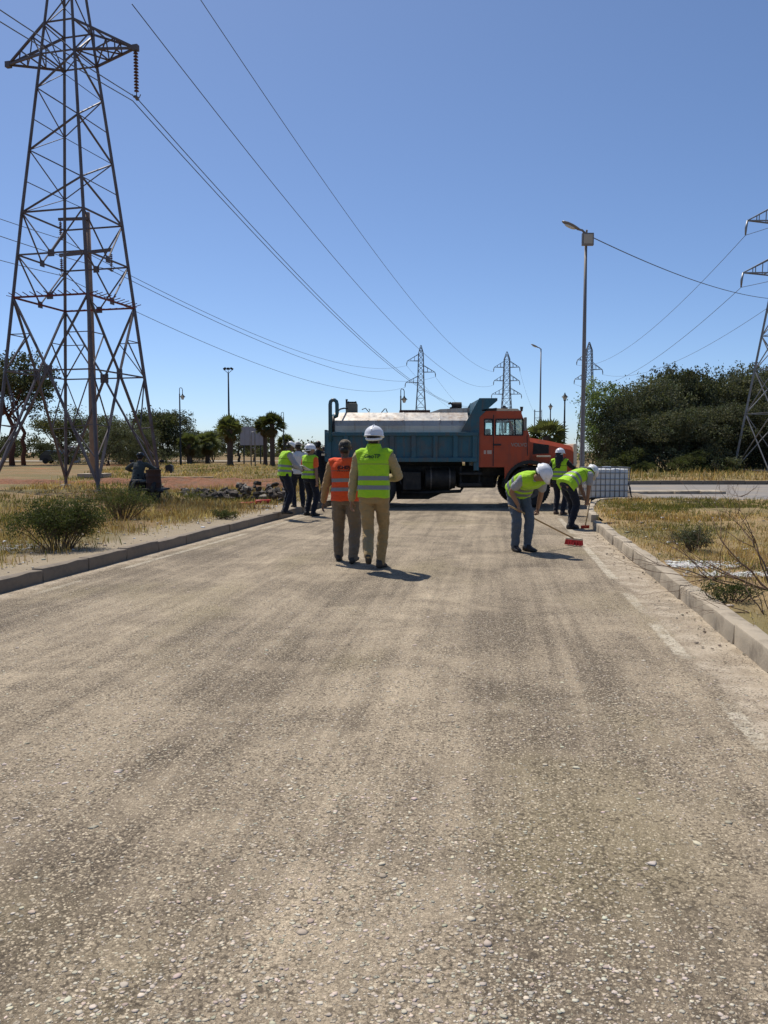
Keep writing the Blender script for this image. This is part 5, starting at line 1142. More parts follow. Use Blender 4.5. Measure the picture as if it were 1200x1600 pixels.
def remesh(mb, vox, name, m, parent, smooth=3, disp=0.0, freq=9.0, seed=0.0, stretch=(1, 1, 1.6)):
    me = mb.mesh('t'); t = bpy.data.objects.new('t', me); COL.objects.link(t)
    r = t.modifiers.new('r', 'REMESH'); r.mode = 'VOXEL'; r.voxel_size = vox
    if smooth: q = t.modifiers.new('s', 'SMOOTH'); q.factor = .5; q.iterations = smooth
    dg = bpy.context.evaluated_depsgraph_get(); out = bpy.data.meshes.new_from_object(t.evaluated_get(dg)); bpy.data.objects.remove(t); bpy.data.meshes.remove(me)
    out.name = name
    if disp > 0:
        n = len(out.vertices); co = np.empty(n * 3, np.float32); out.vertices.foreach_get('co', co); co = co.reshape(-1, 3); nr = np.empty(n * 3, np.float32); out.vertices.foreach_get('normal', nr); nr = nr.reshape(-1, 3)
        d = np.array([mnoise.noise((p[0] * freq * stretch[0] + seed, p[1] * freq * stretch[1], p[2] * freq * stretch[2])) + .5 * mnoise.noise((p[0] * freq * 2.3, p[1] * freq * 2.3 + seed, p[2] * freq * 3.0)) for p in co], np.float32)
        out.vertices.foreach_set('co', (co + nr * (d * disp)[:, None]).ravel()); out.update()
    return obj(name, out, m, parent, True)
def band(vest, p0, p1, n, m, name='reflective_band', off=.004):
    bm = bmesh.new(); bm.from_mesh(vest.data); n = Vector(n)
    bmesh.ops.bisect_plane(bm, geom=bm.verts[:] + bm.edges[:] + bm.faces[:], plane_co=p1, plane_no=n, clear_outer=True)
    bmesh.ops.bisect_plane(bm, geom=bm.verts[:] + bm.edges[:] + bm.faces[:], plane_co=p0, plane_no=n, clear_inner=True)
    cap_ = [f for f in bm.faces if abs(f.normal.dot(n)) > .75]
    if cap_: bmesh.ops.delete(bm, geom=cap_, context='FACES')
    bm.normal_update()
    for v in bm.verts: v.co += v.normal * off
    me = bpy.data.meshes.new(name); bm.to_mesh(me); bm.free()
    if len(me.polygons) == 0: return None
    return obj(name, me, m, vest, True)
UX, UY, UZ = Vector((1, 0, 0)), Vector((0, 1, 0)), Vector((0, 0, 1))

def person(label, loc, heading, H=1.75, hipz=None, lean=(0, 0, 0), twist=0, sway=0.0, head=(0, 0), ankles=None, wrists=None, poles=None, out=None, vox=.009, seed=0, curl=(.35, .35), handdir=None, group='road workers', name='person', kpole=None):
    k = H / 1.75; out = out or {}
    root = thing(name, label, 'person', loc, -R(heading), group)
    hz = (hipz if hipz else .93) * k
    def U(a): return Vector((sway, math.sin(R(a)), math.cos(R(a)))).normalized()
    sp = [Vector((0, 0, hz))]; ups = []
    for i, l in enumerate((.20, .17, .15)): u = U(lean[i]); ups.append(u); sp.append(sp[-1] + u * l * k)
    def spine(s):                                    # s in metres (at height 1.75) above the pelvis
        s *= k
        if s <= .2 * k: return sp[0] + ups[0] * s, ups[0]
        if s <= .37 * k: return sp[1] + ups[1] * (s - .2 * k), ups[1].lerp(ups[0], .3).normalized()
        return sp[2] + ups[2] * (s - .37 * k), ups[2]
    def fr(s, tw):
        c, u = spine(s); a = Matrix.Rotation(R(tw), 3, u) @ UX; a = (a - u * a.dot(u)).normalized(); return c, a, u.cross(a).normalized() , u
    tw = lambda s: twist * max(0, min(1, (s - .05) / .35))
    def tring(s, a, b, e=2.2, dy=0.0):
        c, ax, ay, u = fr(s, tw(s)); return ring(c + ay * dy * k, ax, ay, a * k, b * k, 18, e)
    nb, cax, cay, cu = fr(.50, twist)
    shp = {s: fr(.455, twist)[0] + cax * (s * .185 * k) for s in (-1, 1)}
    hip = {s: sp[0] + UX * (s * .092 * k) - ups[0] * .03 * k for s in (-1, 1)}
    ankles = ankles or {}; wrists = wrists or {}; poles = poles or {}
    leg = {}; arm = {}
    for s in (-1, 1):
        an = ankles.get(s, (s * .1, 0, .085, s * 8, 0)); t = Vector(an[:3]) * k if len(an) >= 3 else Vector(an)
        kn, t = ik(hip[s], t, .43 * k, .425 * k, (kpole or {}).get(s, (s * .15, 1, 0))); leg[s] = (hip[s], kn, t, an[3] if len(an) > 3 else s * 8, an[4] if len(an) > 4 else 0)
        wt = wrists.get(s, (s * .26, .04, .80)); el, wv = ik(shp[s], Vector(wt) * k, .285 * k, .255 * k, poles.get(s, (s * .35, -1, -.2))); arm[s] = (shp[s], el, wv)
    # head frame
    hp, hy = head; hq = Matrix.Rotation(-R(hy), 3, 'Z') @ Matrix.Rotation(-R(hp), 3, 'X'); hr, hf, hu = hq @ UX, hq @ UY, hq @ UZ
    nu = (cu + hu).normalized(); hc = nb + nu * .055 * k + hu * .125 * k
    hm = Matrix((hr, hf, hu)).transposed()
    # ---- body: one continuous surface
    mb = MB()
    mb.loft([tring(-.10, .12, .09), tring(-.02, .155, .11), tring(.08, .145, .105), tring(.18, .132, .095), tring(.30, .150, .108), tring(.40, .165, .108), tring(.46, .150, .09), tring(.505, .075, .065)])
    mb.tube([nb - cu * .04 * k, nb + nu * .05 * k, hc - hu * .05 * k], [.062 * k, .055 * k, .056 * k], 12)
    def hpnt(x, y, z): return hc + hr * (x * k) + hf * (y * k) + hu * (z * k)
    mb.ell(hpnt(0, -.008, .025), (.076 * k, .096 * k, .092 * k), 16, 12, hm); mb.ell(hpnt(0, .022, -.045), (.060 * k, .072 * k, .072 * k), 14, 10, hm); mb.ell(hpnt(0, .055, -.088), (.03 * k, .03 * k, .028 * k), 10, 8, hm)
    mb.tube([hpnt(0, .085, .012), hpnt(0, .104, -.022), hpnt(0, .096, -.032)], [.010 * k, .017 * k, .012 * k], 8)
    mb.tube([hpnt(-.05, .078, .022), hpnt(0, .092, .024), hpnt(.05, .078, .022)], [.011 * k, .013 * k, .011 * k], 8)
    mb.tube([hpnt(-.024, .088, -.06), hpnt(0, .096, -.058), hpnt(.024, .088, -.06)], [.007 * k, .010 * k, .007 * k], 8)
    for s in (-1, 1): mb.ell(hpnt(s * .078, -.005, -.012), (.012 * k, .02 * k, .032 * k), 8, 6, hm)
    for s in (-1, 1):
        h, kn, t, yaw, pit = leg[s]; limb_tube(mb, [h, h.lerp(kn, .45), kn, kn.lerp(t, .3), t], [.085 * k, .076 * k, .054 * k, .052 * k, .036 * k])
        f = Matrix.Rotation(-R(yaw), 3, 'Z') @ Matrix.Rotation(-R(pit), 3, 'X'); mb.tube([t + f @ Vector((0, -.05, -.045)) * k, t + f @ Vector((0, .05, -.04)) * k, t + f @ Vector((0, .15, -.06)) * k], [.035 * k, .037 * k, .026 * k], 8)
        a, e, wv = arm[s]; limb_tube(mb, [fr(.44, twist)[0] + cax * s * .11 * k, a, e, e.lerp(wv, .3), wv], [.055 * k, .054 * k, .039 * k, .040 * k, .027 * k])
        # hand
        d = (wv - e).normalized() if not (handdir and s in handdir) else Vector(handdir[s]).normalized()
        inw = (cax * -s); nrm = (inw - d * inw.dot(d)); nrm = nrm.normalized() if nrm.length > .1 else cay; sd = d.cross(nrm).normalized()
        if sd.dot(cay) < 0: sd = -sd                  # sd points to the thumb side (forward)
        c = curl[0] if s < 0 else curl[1]
        mb.loft([ring(wv - d * .01 * k, sd, nrm, .026 * k, .019 * k, 10), ring(wv + d * .03 * k, sd, nrm, .036 * k, .017 * k, 10), ring(wv + d * .075 * k, sd, nrm, .041 * k, .015 * k, 10), ring(wv + d * .095 * k, sd, nrm, .038 * k, .012 * k, 10)])
        for q, L in zip((.031, .0105, -.0105, -.031), (.070, .079, .073, .057)):
            p = wv + d * .085 * k + sd * q * k; pts_ = [p]; ang = 0
            for j, f_ in enumerate((.45, .32, .23)):
                ang += c * (1.1 if j else .9); dd = d * math.cos(ang) + nrm * math.sin(ang) + sd * (q * 1.2 * (1 - c)); p = p + dd * L * f_ * k; pts_.append(p)
            mb.tube(pts_, [.0095 * k, .009 * k, .0085 * k, .007 * k], 7)
        p = wv + d * .022 * k + sd * .026 * k; q1 = p + (d * .6 + sd * .65 + nrm * .3).normalized() * .038 * k; q2 = q1 + (d * .85 + sd * .25 + nrm * (.3 + c)).normalized() * .032 * k; q3 = q2 + (d * .9 - sd * .1 * c + nrm * (.2 + c)).normalized() * .025 * k
        mb.tube([p, q1, q2, q3], [.014 * k, .0115 * k, .010 * k, .008 * k], 7)
    body = remesh(mb, vox * .8, 'body', out.get('skin', M['skin']), root, 2)
    for s in (-1, 1):
        mb = MB(); mb.ell(hpnt(s * .032, .086, .004), (.013 * k, .008 * k, .007 * k), 8, 6, hm); mb.build('eye', M['hair'], body, True)
    # ---- trousers
    mb = MB(); bag = out.get('bag', 1.0)
    mb.loft([tring(-.11, .13, .10), tring(-.03, .172, .125), tring(.06, .165, .12), tring(.12, .155, .115)])
    for s in (-1, 1):
        h, kn, t, yaw, pit = leg[s]; hem = t.lerp(kn, .02) + Vector((0, -.01, -.02 * k)); limb_tube(mb, [h + ups[0] * .02, h.lerp(kn, .45), kn, kn.lerp(t, .45), hem], [.102 * k, .093 * k * bag, .077 * k * bag, .074 * k * bag, .060 * k * bag])
    tr = remesh(mb, vox * 1.2, 'trousers', out.get('trousers', M['navy']), root, 3, .011 * k, 8, seed, (1, 1, 1.6))
    # ---- shoes
    for s in (-1, 1):
        h, kn, t, yaw, pit = leg[s]; f = Matrix.Rotation(-R(yaw), 3, 'Z') @ Matrix.Rotation(-R(pit), 3, 'X'); mb = MB(); rings = []
        for y, w_, z0, z1 in ((-.085, .022, -.07, -.03), (-.075, .034, -.085, .0), (-.03, .040, -.085, .045), (.03, .042, -.085, .035), (.075, .046, -.085, -.012), (.13, .050, -.085, -.03), (.17, .042, -.083, -.04), (.19, .02, -.075, -.055)):
            c = Vector((0, y, (z0 + z1) / 2)); rings.append([t + f @ (p * k) for p in ring(c, UX, UZ, w_, (z1 - z0) / 2, 12, 3.0)])
        mb.loft(rings); mb.build('shoe', out.get('shoe', M['shoe']), root, True)
    # ---- shirt
    ov = out.get('vest') is not None; mb = MB(); shm = out.get('shirt', M['whiteshirt'])
    mb.loft([tring(-.06 if not ov else .0, .18, .133), tring(.08, .168, .125), tring(.18, .155, .116), tring(.30, .168, .124), tring(.40, .18, .122), tring(.46, .165 if not ov else .155, .105 if not ov else .095), tring(.51, .085 if not ov else .07, .08 if not ov else .066), tring(.535, .072 if not ov else .064, .07 if not ov else .062)])
    for s in (-1, 1):
        a, e, wv = arm[s]
        if out.get('sleeve', 'long') == 'long': limb_tube(mb, [fr(.43, twist)[0] + cax * s * .11 * k, a, a.lerp(e, .5), e, e.lerp(wv, .5), e.lerp(wv, .95)], [.07 * k, .073 * k, .066 * k, .058 * k, .054 * k, .046 * k])
        else: limb_tube(mb, [fr(.43, twist)[0] + cax * s * .11 * k, a, a.lerp(e, .62)], [.07 * k, .073 * k, .067 * k])
    sh = remesh(mb, vox * 1.15, 'shirt', shm, root, 3, .010 * k, 9, seed + 5, (1.2, 1.2, 1.2))
    # ---- vest
    if ov:
        lo = out.get('hem', -.04); mb = MB(); fl = out.get('flare', 0.0)
        mb.loft([tring(lo, .192 + fl, .148 + fl, 2.8), tring(lo + .08, .19 + fl * .7, .146 + fl * .6, 2.8), tring(.2, .187, .142, 2.8), tring(.30, .19, .145, 2.8), tring(.39, .196, .142, 2.8), tring(.445, .192, .125, 2.6), tring(.485, .160, .115, 2.3), tring(.52, .108, .102), tring(.535 if not out.get('collar') else .60, .088 if not out.get('collar') else .080, .082)])
        for s in (-1, 1): q = fr(.452, twist)[0]; mb.tube([q + cax * s * .05 * k, q + cax * s * .15 * k + cu * .012 * k, q + cax * s * .202 * k - cu * .005 * k], [.09 * k, .088 * k, .081 * k], 14)
        ve = remesh(mb, vox * 1.15, 'vest', out['vest'], root, 2, .009 * k, 6.0, seed + 9, (1.5, 1.5, .8))
        for (s0, s1) in out.get('bands', ((.055, .105), (.165, .215))):
            c0, u0 = spine(s0); c1, u1 = spine(s1); band(ve, c0, c1, (u0 + u1).normalized(), M['reflect'])
        c0, u0 = spine(.352); band(ve, c0, c0 + u0 * .007, u0, out['trousers'], 'yoke_seam', .0015)
        if out.get('text'):
            bvh = BVHTree.FromPolygons([v.co.copy() for v in ve.data.vertices], [tuple(p.vertices) for p in ve.data.polygons])
            for (body_, size, s_, bold, tm) in out['text']:
                tob = lettering(body_, size * k, tm, ve, 'vest_lettering', bold=bold, ext=.0)
                c, u = spine(s_)
                bm = bmesh.new(); bm.from_mesh(tob.data); bmesh.ops.subdivide_edges(bm, edges=[e for e in bm.edges if e.calc_length() > .03], cuts=2)
                for v in bm.verts:
                    org = Vector((v.co.x, -1.0, c.z + v.co.y)); hit = bvh.ray_cast(org, Vector((0, 1, 0)))
                    v.co = (hit[0] + Vector((0, -.010, 0))) if hit[0] is not None else Vector((v.co.x, -.15, c.z + v.co.y))
                bm.to_mesh(tob.data); bm.free(); tob.rotation_euler = (0, 0, 0)
    # ---- headgear and hair
    hat = out.get('hat', 'helmet')
    mb = MB(); mb.ell(hpnt(0, -.022, .018), (.083 * k, .092 * k, .092 * k), 16, 12, hm); mb.tube([hpnt(0, -.045, .0), hpnt(0, -.055, -.085)], [.068 * k, .056 * k], 12)
    if out.get('hair') == 'long':
        mb.tube([hpnt(0, -.05, .0), hpnt(0, -.085, -.1), nb + cay * -.10 * k - cu * .08 * k, nb + cay * -.135 * k - cu * .22 * k], [.08 * k, .085 * k, .09 * k, .05 * k], 12)
        for s in (-1, 1): mb.tube([hpnt(s * .06, -.03, -.02), hpnt(s * .085, -.04, -.12), nb + cax * s * .1 * k + cay * -.09 * k - cu * .12 * k], [.035 * k, .045 * k, .03 * k], 8)
        remesh(mb, vox, 'hair', M['hair'], root, 2, .006, 20, seed)
    else: mb.build('hair', M['hair'], root, True)
    hc2 = hpnt(0, -.005, .03)
    if hat == 'helmet':
        mb = MB(); rings = []; n = 22
        for i in range(8):
            t = i / 7 * math.pi / 2; rr_ = math.cos(t); z = math.sin(t)
            ridge = lambda a: 1.0 + .0 * max(0, math.cos(a * 2)) ** 4 * (1 if i > 1 else 0)
            rings.append([hc2 + hm @ Vector((math.cos(a) * .113 * rr_ * k, math.sin(a) * .138 * rr_ * k, (.0 + z * .108 * ridge(a)) * k)) for a in [2 * math.pi * j / n for j in range(n)]])
        lowr = [[hc2 + hm @ Vector((math.cos(a) * .116 * k, math.sin(a) * .142 * k, -.012 * k)) for a in [2 * math.pi * j / n for j in range(n)]], [hc2 + hm @ Vector((math.cos(a) * (.122) * k, math.sin(a) * (.146 + (.045 if math.sin(a) > 0.2 else .012) * max(0, abs(math.sin(a)) - .2) / .8) * k, (-.022 - .012 * max(0, math.sin(a))) * k)) for a in [2 * math.pi * j / n for j in range(n)]]]
        mb.loft([lowr[1], lowr[0]] + rings); hl = mb.build('helmet', M['helmet'], root, True)
        mb = MB(); mb.tube([hc2 + hm @ Vector((0, -.13 * k, .03 * k)), hc2 + hm @ Vector((0, -.07 * k, .098 * k)), hc2 + hm @ Vector((0, 0, .112 * k)), hc2 + hm @ Vector((0, .07 * k, .098 * k)), hc2 + hm @ Vector((0, .125 * k, .04 * k))], .008 * k, 8); mb.build('ridge', M['helmet'], hl, True)
        mb = MB(); pts_ = [hc2 + hm @ Vector((math.cos(a) * .092 * k, math.sin(a) * .112 * k, (-.045 - .025 * max(0, -math.sin(a))) * k)) for a in np.linspace(math.pi, 2 * math.pi, 14)]; mb.tube(pts_, .011 * k, 6, True, 1.6); mb.build('headband', M['helmet'] if seed % 2 == 0 else M['blackplastic'], hl, True)
    elif hat in ('cap', 'hat', 'whitecap', 'darkhelmet'):
        hmx = {'cap': M['cap'], 'hat': M['whiteshirt'], 'whitecap': M['helmet'], 'darkhelmet': M['blackplastic']}[hat]; mb = MB(); rings = []; n = 18; g_ = 1.25 if hat == 'darkhelmet' else 1
        for i in range(7):
            t = i / 6 * math.pi / 2; rings.append([hc2 + hm @ Vector((math.cos(a) * .090 * math.cos(t) ** .8 * k * g_, (math.sin(a) * .108 * math.cos(t) ** .8) * k * g_, (-.02 * g_ + .105 * g_ * math.sin(t)) * k)) for a in [2 * math.pi * j / n for j in range(n)]])
        mb.loft(rings); cp = mb.build('cap' if hat != 'darkhelmet' else 'helmet', hmx, root, True)
        mb = MB(); br = []
        for a in np.linspace(.25, math.pi - .25, 9): br.append((math.cos(a) * .088, math.sin(a) * .1, math.cos(a) * .085, .1 + math.sin(a) * .075))
        if hat == 'hat': mb.lathe([(.09, 0), (.15, -.015), (.15, -.022), (.09, -.012)], 20); mb.v = [tuple(hc2 + hm @ (Vector(v) * k)) for v in mb.v]
        else:
            V_ = [hc2 + hm @ (Vector((b[0], b[1], -.012)) * k) for b in br] + [hc2 + hm @ (Vector((b[2], b[3], -.028)) * k) for b in br] + [hc2 + hm @ (Vector((b[0], b[1], -.02)) * k) for b in br] + [hc2 + hm @ (Vector((b[2], b[3], -.034)) * k) for b in br]; m_ = len(br)
            mb.add(V_, [(i, i + 1, m_ + i + 1, m_ + i) for i in range(m_ - 1)] + [(2 * m_ + i, 3 * m_ + i, 3 * m_ + i + 1, 2 * m_ + i + 1) for i in range(m_ - 1)] + [(m_ + i, m_ + i + 1, 3 * m_ + i + 1, 3 * m_ + i) for i in range(m_ - 1)])
        mb.build('brim', hmx, cp, True)
    info = dict(arm=arm, root=root, k=k, nb=nb, cax=cax, cay=cay, cu=cu, sp=sp)
    return info
def w2(info, s): return info['root'].matrix_world @ info['arm'][s][2]
def toworld(loc, heading, p): return Vector(loc) + Matrix.Rotation(-R(heading), 3, 'Z') @ Vector(p)

# 1 yellow vest, khaki, walking away
L1 = gp(584, 891); 
person('man in yellow vest and white helmet walking away, khaki shirt and trousers', L1, 9, 1.85, .915, (2, 3, 3), 0, 0, (4, 4),
       {-1: (-.01, -.30, .22, -4, -52), 1: (.05, .20, .088, 8, 6)}, {-1: (-.285, .05, .80), 1: (.12, .30, 1.10)}, {-1: (-1, -.5, 0), 1: (1, -.75, -.4)},
       dict(vest=M['hivis'], shirt=M['olive'], trousers=M['khaki'], shoe=M['shoe'], collar=True, hem=-.04, text=[('GeoTP', .066, .432, .0015, M['vtext'])], bag=.93), .008, 2, (.45, .7))
# 2 orange vest, cap
L2 = gp(540, 879)
person('man in orange vest and camouflage cap walking beside the yellow-vested man', L2, 7, 1.70, .925, (2, 4, 6), 0, -.02, (6, 2),
       {-1: (-.13, .18, .088, -8, 6), 1: (.12, -.10, .095, 8, -8)}, {-1: (-.33, .05, .80), 1: (.30, .12, .86)}, {-1: (-1, -.8, 0), 1: (1, -.6, 0)},
       dict(vest=M['hiorange'], shirt=M['tanshirt'], trousers=M['brown'], hat='cap', hem=-.06, bands=((.075, .125), (.20, .25)), skin=M['skin_d'], flare=.015, bag=1.12,
            text=[('(CHD)', .062, .385, .004, M['otext']), ('- - - - - - - -', .04, .345, .002, M['otext'])]), .008, 4, (.3, .3))
# 3 sweeper bending towards camera-right, both fists on one long handle
L3 = gp(808, 860); hd3 = 156
BT = gp(897, 853); BT.z = .115; BH = at(803, 794, 12.25); BM = BH.lerp(BT, .36)
def tolocal(loc, heading, p, k): return (Matrix.Rotation(R(heading), 3, 'Z') @ (Vector(p) - Vector(loc))) / k
bdir = (BT - BH).normalized(); k3 = 1.74 / 1.75
wA = tolocal(L3, hd3, BH + bdir * .10 + Vector((0, 0, .075)), k3); wB = tolocal(L3, hd3, BM + Vector((0, 0, .085)), k3)
person('bent man in yellow vest, white helmet and jeans sweeping with a long red broom', L3, hd3, 1.74, .915, (50, 74, 80), 0, 0, (60, -22),
       {-1: (-.085, .15, .088, -10, 0), 1: (.085, .07, .088, 12, 0)}, {-1: tuple(wB), 1: tuple(wA)}, {-1: (-.6, -.2, .2), 1: (1, -.9, .3)},
       dict(vest=M['hivis'], shirt=M['greyshirt'], sleeve='short', trousers=M['jeans'], hem=-.0, bands=((.06, .115), (.18, .235)), skin=M['skin'], flare=.02), .008, 6, (1.15, 1.15), {-1: (bdir.x * .2, .2, -1), 1: (.1, .3, -1)})
# 4 woman with long hair by the truck's front wheel
L4 = gp(873, 804); hd4 = 38
person('woman with long dark hair in yellow vest and white helmet beside the truck\'s front wheel', L4, hd4, 1.60, .925, (2, 2, 3), 10, 0, (3, 12),
       {-1: (-.10, .02, .088, -6, 0), 1: (.10, .02, .088, 10, 0)}, {-1: (-.27, .0, .86), 1: (.30, .44, 1.17)}, {-1: (-1, -.7, 0), 1: (1, 0, -1)},
       dict(vest=M['hivis'], shirt=M['blackcloth'], trousers=M['navy'], hair='long', hem=-.02, shoe=M['shoe_t']), .009, 8, (.5, .5))
# 5 bending man with scraper at the kerb
L5 = gp(886, 826); hd5 = 62
person('bent man in yellow vest and dark trousers scraping at the right kerb stones', L5, hd5, 1.72, .90, (54, 74, 84), -4, 0, (74, 0),
       {-1: (-.10, .20, .088, -8, 0), 1: (.10, .0, .088, 10, 0)}, {-1: (.0, .50, .50), 1: (.06, .44, .36)}, {-1: (-.6, -.4, 0), 1: (.7, -.5, 0)},
       dict(vest=M['hivis'], shirt=M['greyshirt'], sleeve='short', trousers=M['navy'], hem=-.09, flare=.03, skin=M['skin']), .009, 10, (1.1, 1.1))
# 6-8 the group at the left kerb
L6 = gp(445, 803, VZ)
person('man in yellow vest and white cap looking down at papers by the left kerb', L6, 62, 1.66, .925, (4, 8, 12), 0, 0, (34, 4),
       {-1: (-.11, .04, .088, -8, 0), 1: (.11, -.03, .088, 10, 0)}, {-1: (-.08, .38, 1.06), 1: (.12, .38, 1.04)}, {-1: (-1, -.6, -.4), 1: (1, -.6, -.4)},
       dict(vest=M['hivis'], shirt=M['greyshirt'], sleeve='long', trousers=M['navy'], hat='whitecap', skin=M['skin_d'], hem=-.04), .010, 12, (.8, .8))
L7 = gp(467, 793, VZ)
person('man in white shirt and pale hat between the two yellow vests at the kerb', L7, -20, 1.66, .925, (2, 3, 6), 0, 0, (14, -10),
       {-1: (-.11, .02, .088, -8, 0), 1: (.11, .0, .088, 10, 0)}, {-1: (-.20, .22, .98), 1: (.24, .12, .9)}, {-1: (-1, -.7, 0), 1: (1, -.7, 0)},
       dict(vest=None, shirt=M['whiteshirt'], trousers=M['navy'], hat='hat', skin=M['skin_d']), .010, 14, (.5, .5))
L8 = gp(484, 806, 0.0)
person('man in yellow vest over orange shirt and white helmet at the left kerb', L8, 40, 1.70, .925, (1, 2, 3), 0, 0, (4, 30),
       {-1: (-.12, .02, .088, -8, 0), 1: (.12, .0, .088, 10, 0)}, {-1: (-.24, .1, .86), 1: (.27, -.02, .80)}, {-1: (-1, -.7, 0), 1: (1, -.7, 0)},
       dict(vest=M['hivis'], shirt=M['orangeshirt'], sleeve='short', trousers=M['navy'], hem=-.02), .010, 16, (.5, .5))
L9 = gp(497, 785, VZ)
person('man in dark navy clothes half hidden behind the kerbside group', L9, 20, 1.70, .925, (2, 3, 4), 0, 0, (4, 10), None, {-1: (-.25, .1, .82), 1: (.25, .1, .82)}, None,
       dict(vest=None, shirt=M['navy'], trousers=M['navy'], hat='none'), .011, 18)
L10 = gp(499, 742, VZ)
person('distant person in white top and grey trousers behind the kerbside group', L10, 170, 1.66, .925, (2, 3, 4), 0, 0, (4, 10), None, None, None,
       dict(vest=None, shirt=M['whiteshirt'], sleeve='short', trousers=M['greyshirt'], hat='none'), .012, 20)
L11 = gp(509, 762, VZ)
person('person in black clothes standing close to the truck\'s tail', L11, -60, 1.62, .925, (4, 6, 8), 0, 0, (10, 0), None, {-1: (-.2, .25, 1.0), 1: (.2, .25, 1.0)}, None,
       dict(vest=None, shirt=M['blackcloth'], trousers=M['blackcloth'], hat='none', skin=M['skin_d']), .012, 22)
# 12 motorcycle rider
L12 = gp(216, 784, VZ)
person('rider in dark clothes and helmet seen from behind astride a cargo motorcycle', L12, 4, 1.70, .64, (18, 26, 30), 0, 0, (14, -6),
       {-1: (-.17, -.05, .088, -14, 0), 1: (.17, -.05, .088, 14, 0)}, {-1: (-.36, .52, .86), 1: (.30, .52, .86)}, {-1: (-1, -.4, -.2), 1: (1, -.4, -.2)},
       dict(vest=None, shirt=M['greengrey'], trousers=M['blackcloth'], hat='darkhelmet', bag=1.15), .010, 24, (.9, .9), group='riders', kpole={-1: (-.6, 1, 0), 1: (.6, 1, 0)})
# ------------------------------------------------------------------ things people hold or ride
M['broomwood'] = mat('broom_handle_wood', (0.42, 0.27, 0.12), .6, 0, .2, 8); M['bristle'] = mat('red_bristles', (0.50, 0.03, 0.03), .7, 0, .25, 40, .8, 120, .006)
def tool(name, label, cat, a, b, r): root = thing(name, label, cat, b); mb = MB(); a_ = Vector(a) - Vector(b); mb.tube([a_ , a_ * .5, Vector((0, 0, 0))], r, 10); mb.build('handle', M['broomwood'], root, True); return root
dirn = bdir; top = BH - bdir * .12; tip = BT
br = tool('push_broom', 'long-handled broom with red bristles held by the sweeping man', 'broom', top, tip, .013)
dh = Vector((dirn.x, dirn.y, 0)).normalized(); sdv = dh.cross(UZ)
mb = MB(); q = Matrix((sdv, dh, UZ)).transposed(); mb.box(Vector((0, 0, -.0)), (.30, .065, .035), q, .008); mb.build('brush_block', M['creamroof'], br)
mb = MB(); rr = random.Random(3)
for i in range(14):
    for j in range(5):
        p = sdv * (-.14 + .28 * i / 13) + dh * (-.026 + .052 * j / 4) + UZ * -.015; e = p + Vector((rr.gauss(0, .012), rr.gauss(0, .012), -.085)) + sdv * (i - 6.5) * .003; mb.tube([p, e], [.0115, .009], 5)
mb.build('bristles', M['bristle'], br)
kk = 1.72 / 1.75
a5 = toworld(L5, hd5, Vector((.0, .50, .50)) * kk + Vector((0.03, .04, -.05))); b5 = toworld(L5, hd5, Vector((.06, .44, .36)) * kk + Vector((0, .04, -.05))); d5 = (b5 - a5).normalized(); tp = b5 + d5 * ((b5.z - .03) / max(.2, -d5.z))
sc_ = tool('hand_scraper', 'short wooden scraper held down at the kerb by the bent worker', 'scraper', a5 - d5 * .12, tp, .012)
mb = MB(); mb.box((0, 0, 0), (.2, .012, .06), Matrix.Rotation(.4, 3, 'Z'), .003); mb.build('blade', M['redplastic'], sc_)
pp = toworld(L6, 62, Vector((.02, .46, 1.02))); o = MB().box((0, 0, 0), (.3, .22, .012), Matrix.Rotation(-.5, 3, 'X'), .003).build('paper_folder', M['whiteshirt']); o.location = pp; o.rotation_euler = (0, 0, -R(62)); tag(o, 'white papers held by the capped man at the left kerb', 'papers')
# shoulder bag of the woman
bg_ = thing('shoulder_bag', 'small dark shoulder bag with a strap on the long-haired woman', 'bag', L4, -R(hd4))
mb = MB(); mb.box((-.24, -.02, .84), (.09, .22, .2), None, .03); mb.build('pouch', M['blackcloth'], bg_)
mb = MB(); mb.tube([(-.24, -.08, .93), (-.12, -.165, 1.05), (.04, -.155, 1.2), (.15, -.10, 1.335), (.16, .0, 1.37)], .012, 6); mb.build('strap', M['blackcloth'], bg_, True)
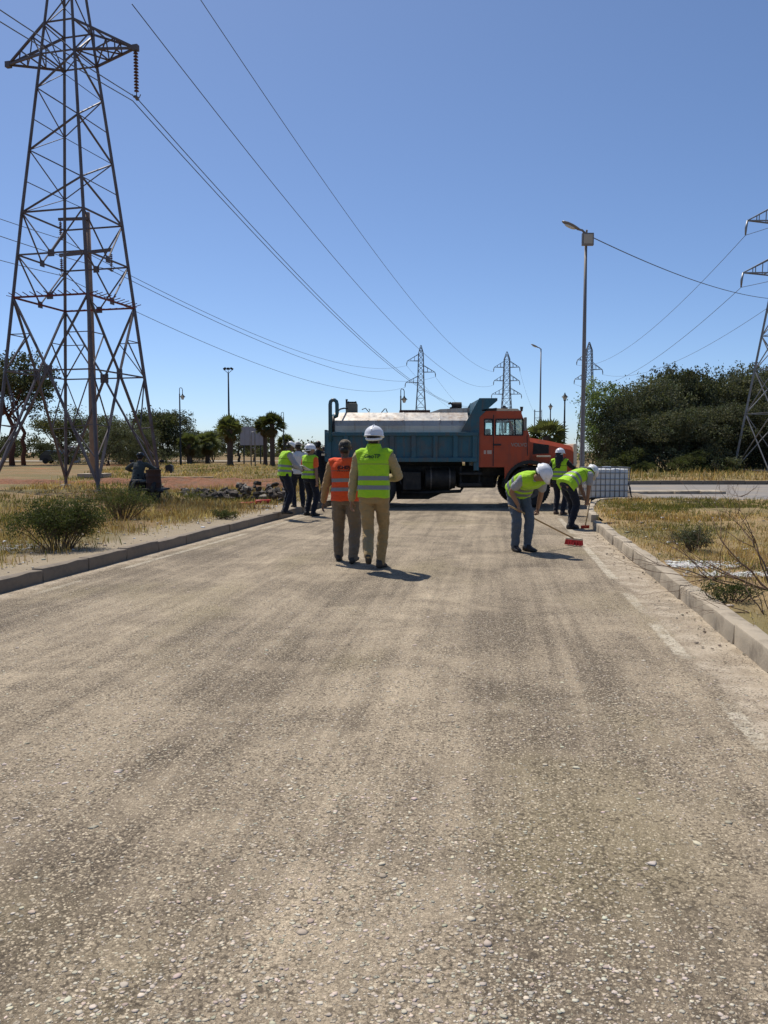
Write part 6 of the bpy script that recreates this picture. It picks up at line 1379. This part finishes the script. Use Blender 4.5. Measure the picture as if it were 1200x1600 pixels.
# cargo motorcycle
mo = thing('cargo_motorcycle', 'dark cargo motorcycle with a rusty drum at its right side', 'motorcycle', gp(222, 785, VZ), R(-4))
def mwheel(x, y, r=.3, w_=.09):
    mb = MB(); mb.lathe([(r * .72, -w_ / 2), (r * .93, -w_ / 2), (r, -w_ / 5), (r, w_ / 5), (r * .93, w_ / 2), (r * .72, w_ / 2), (r * .72, -w_ / 2)], 26, (0, 0, 0), 'X', False); wh = mb.build('wheel', M['rubber'], mo, 35); wh.location = (x, y, r)
    mb = MB(); mb.tube([(-.08, 0, 0), (.08, 0, 0)], .04, 8)
    for k in range(10): a = 6.283 * k / 10; mb.bar((0, 0, 0), (0, math.cos(a) * r * .73, math.sin(a) * r * .73), .012)
    mb.lathe([(r * .70, -.03), (r * .74, -.03), (r * .74, .03), (r * .70, .03), (r * .70, -.03)], 22, (0, 0, 0), 'X', False); mb.build('rim', M['rim'], wh)
mwheel(-.12, -.15); mwheel(-.12, 1.12); mwheel(.42, -.1, .29)
mb = MB(); mb.tube([(-.12, -.15, .3), (-.12, .25, .42), (-.12, .75, .4), (-.12, 1.0, .75)], .035, 8); mb.tube([(-.12, 1.12, .3), (-.12, .98, .85), (-.12, .92, 1.0)], .03, 8); mb.box((-.12, .45, .45), (.26, .4, .3), None, .05); mb.build('frame', M['chassis'], mo, True)
mb = MB(); mb.box((-.12, .1, .56), (.26, .6, .12), None, .05); mb.build('seat', M['blackplastic'], mo)
mb = MB(); mb.ell((-.12, .58, .66), (.16, .26, .13)); mb.build('fuel_tank', M['chassis'], mo, True)
mb = MB(); mb.tube([(-.5, .70, .88), (-.3, .84, .95), (.06, .84, .95), (.26, .70, .88)], .016, 6); mb.build('handlebar', M['chassis'], mo, True)
for x, s in ((-.46, -1), (.22, 1)): mb = MB(); mb.tube([(x, .74, .9), (x + s * .08, .76, 1.08)], .008, 5); mb.ell((x + s * .09, .76, 1.11), (.07, .02, .045)); mb.build('mirror', M['chassis'], mo, True)
mb = MB(); mb.box((.35, .05, .36), (.56, .8, .05), None, .01); mb.bar((-.12, -.1, .36), (.4, -.1, .36), .05); mb.bar((.42, -.1, .29), (.62, -.1, .29), .04); mb.build('side_platform', M['chassis'], mo)
mb = MB(); mb.lathe([(.19, .36), (.20, .37), (.195, .42), (.195, .52), (.205, .54), (.195, .56), (.195, .70), (.205, .72), (.195, .74), (.195, .84), (.21, .86), (.21, .89), (.18, .89), (.18, .87)], 26, (.34, -.02, 0)); mb.build('drum', M['rust'], mo, 40)
mb = MB(); mb.tube([(.5, -.3, .32), (.7, -.35, .33)], [.04, .05], 8); mb.build('exhaust', M['blackplastic'], mo, True)
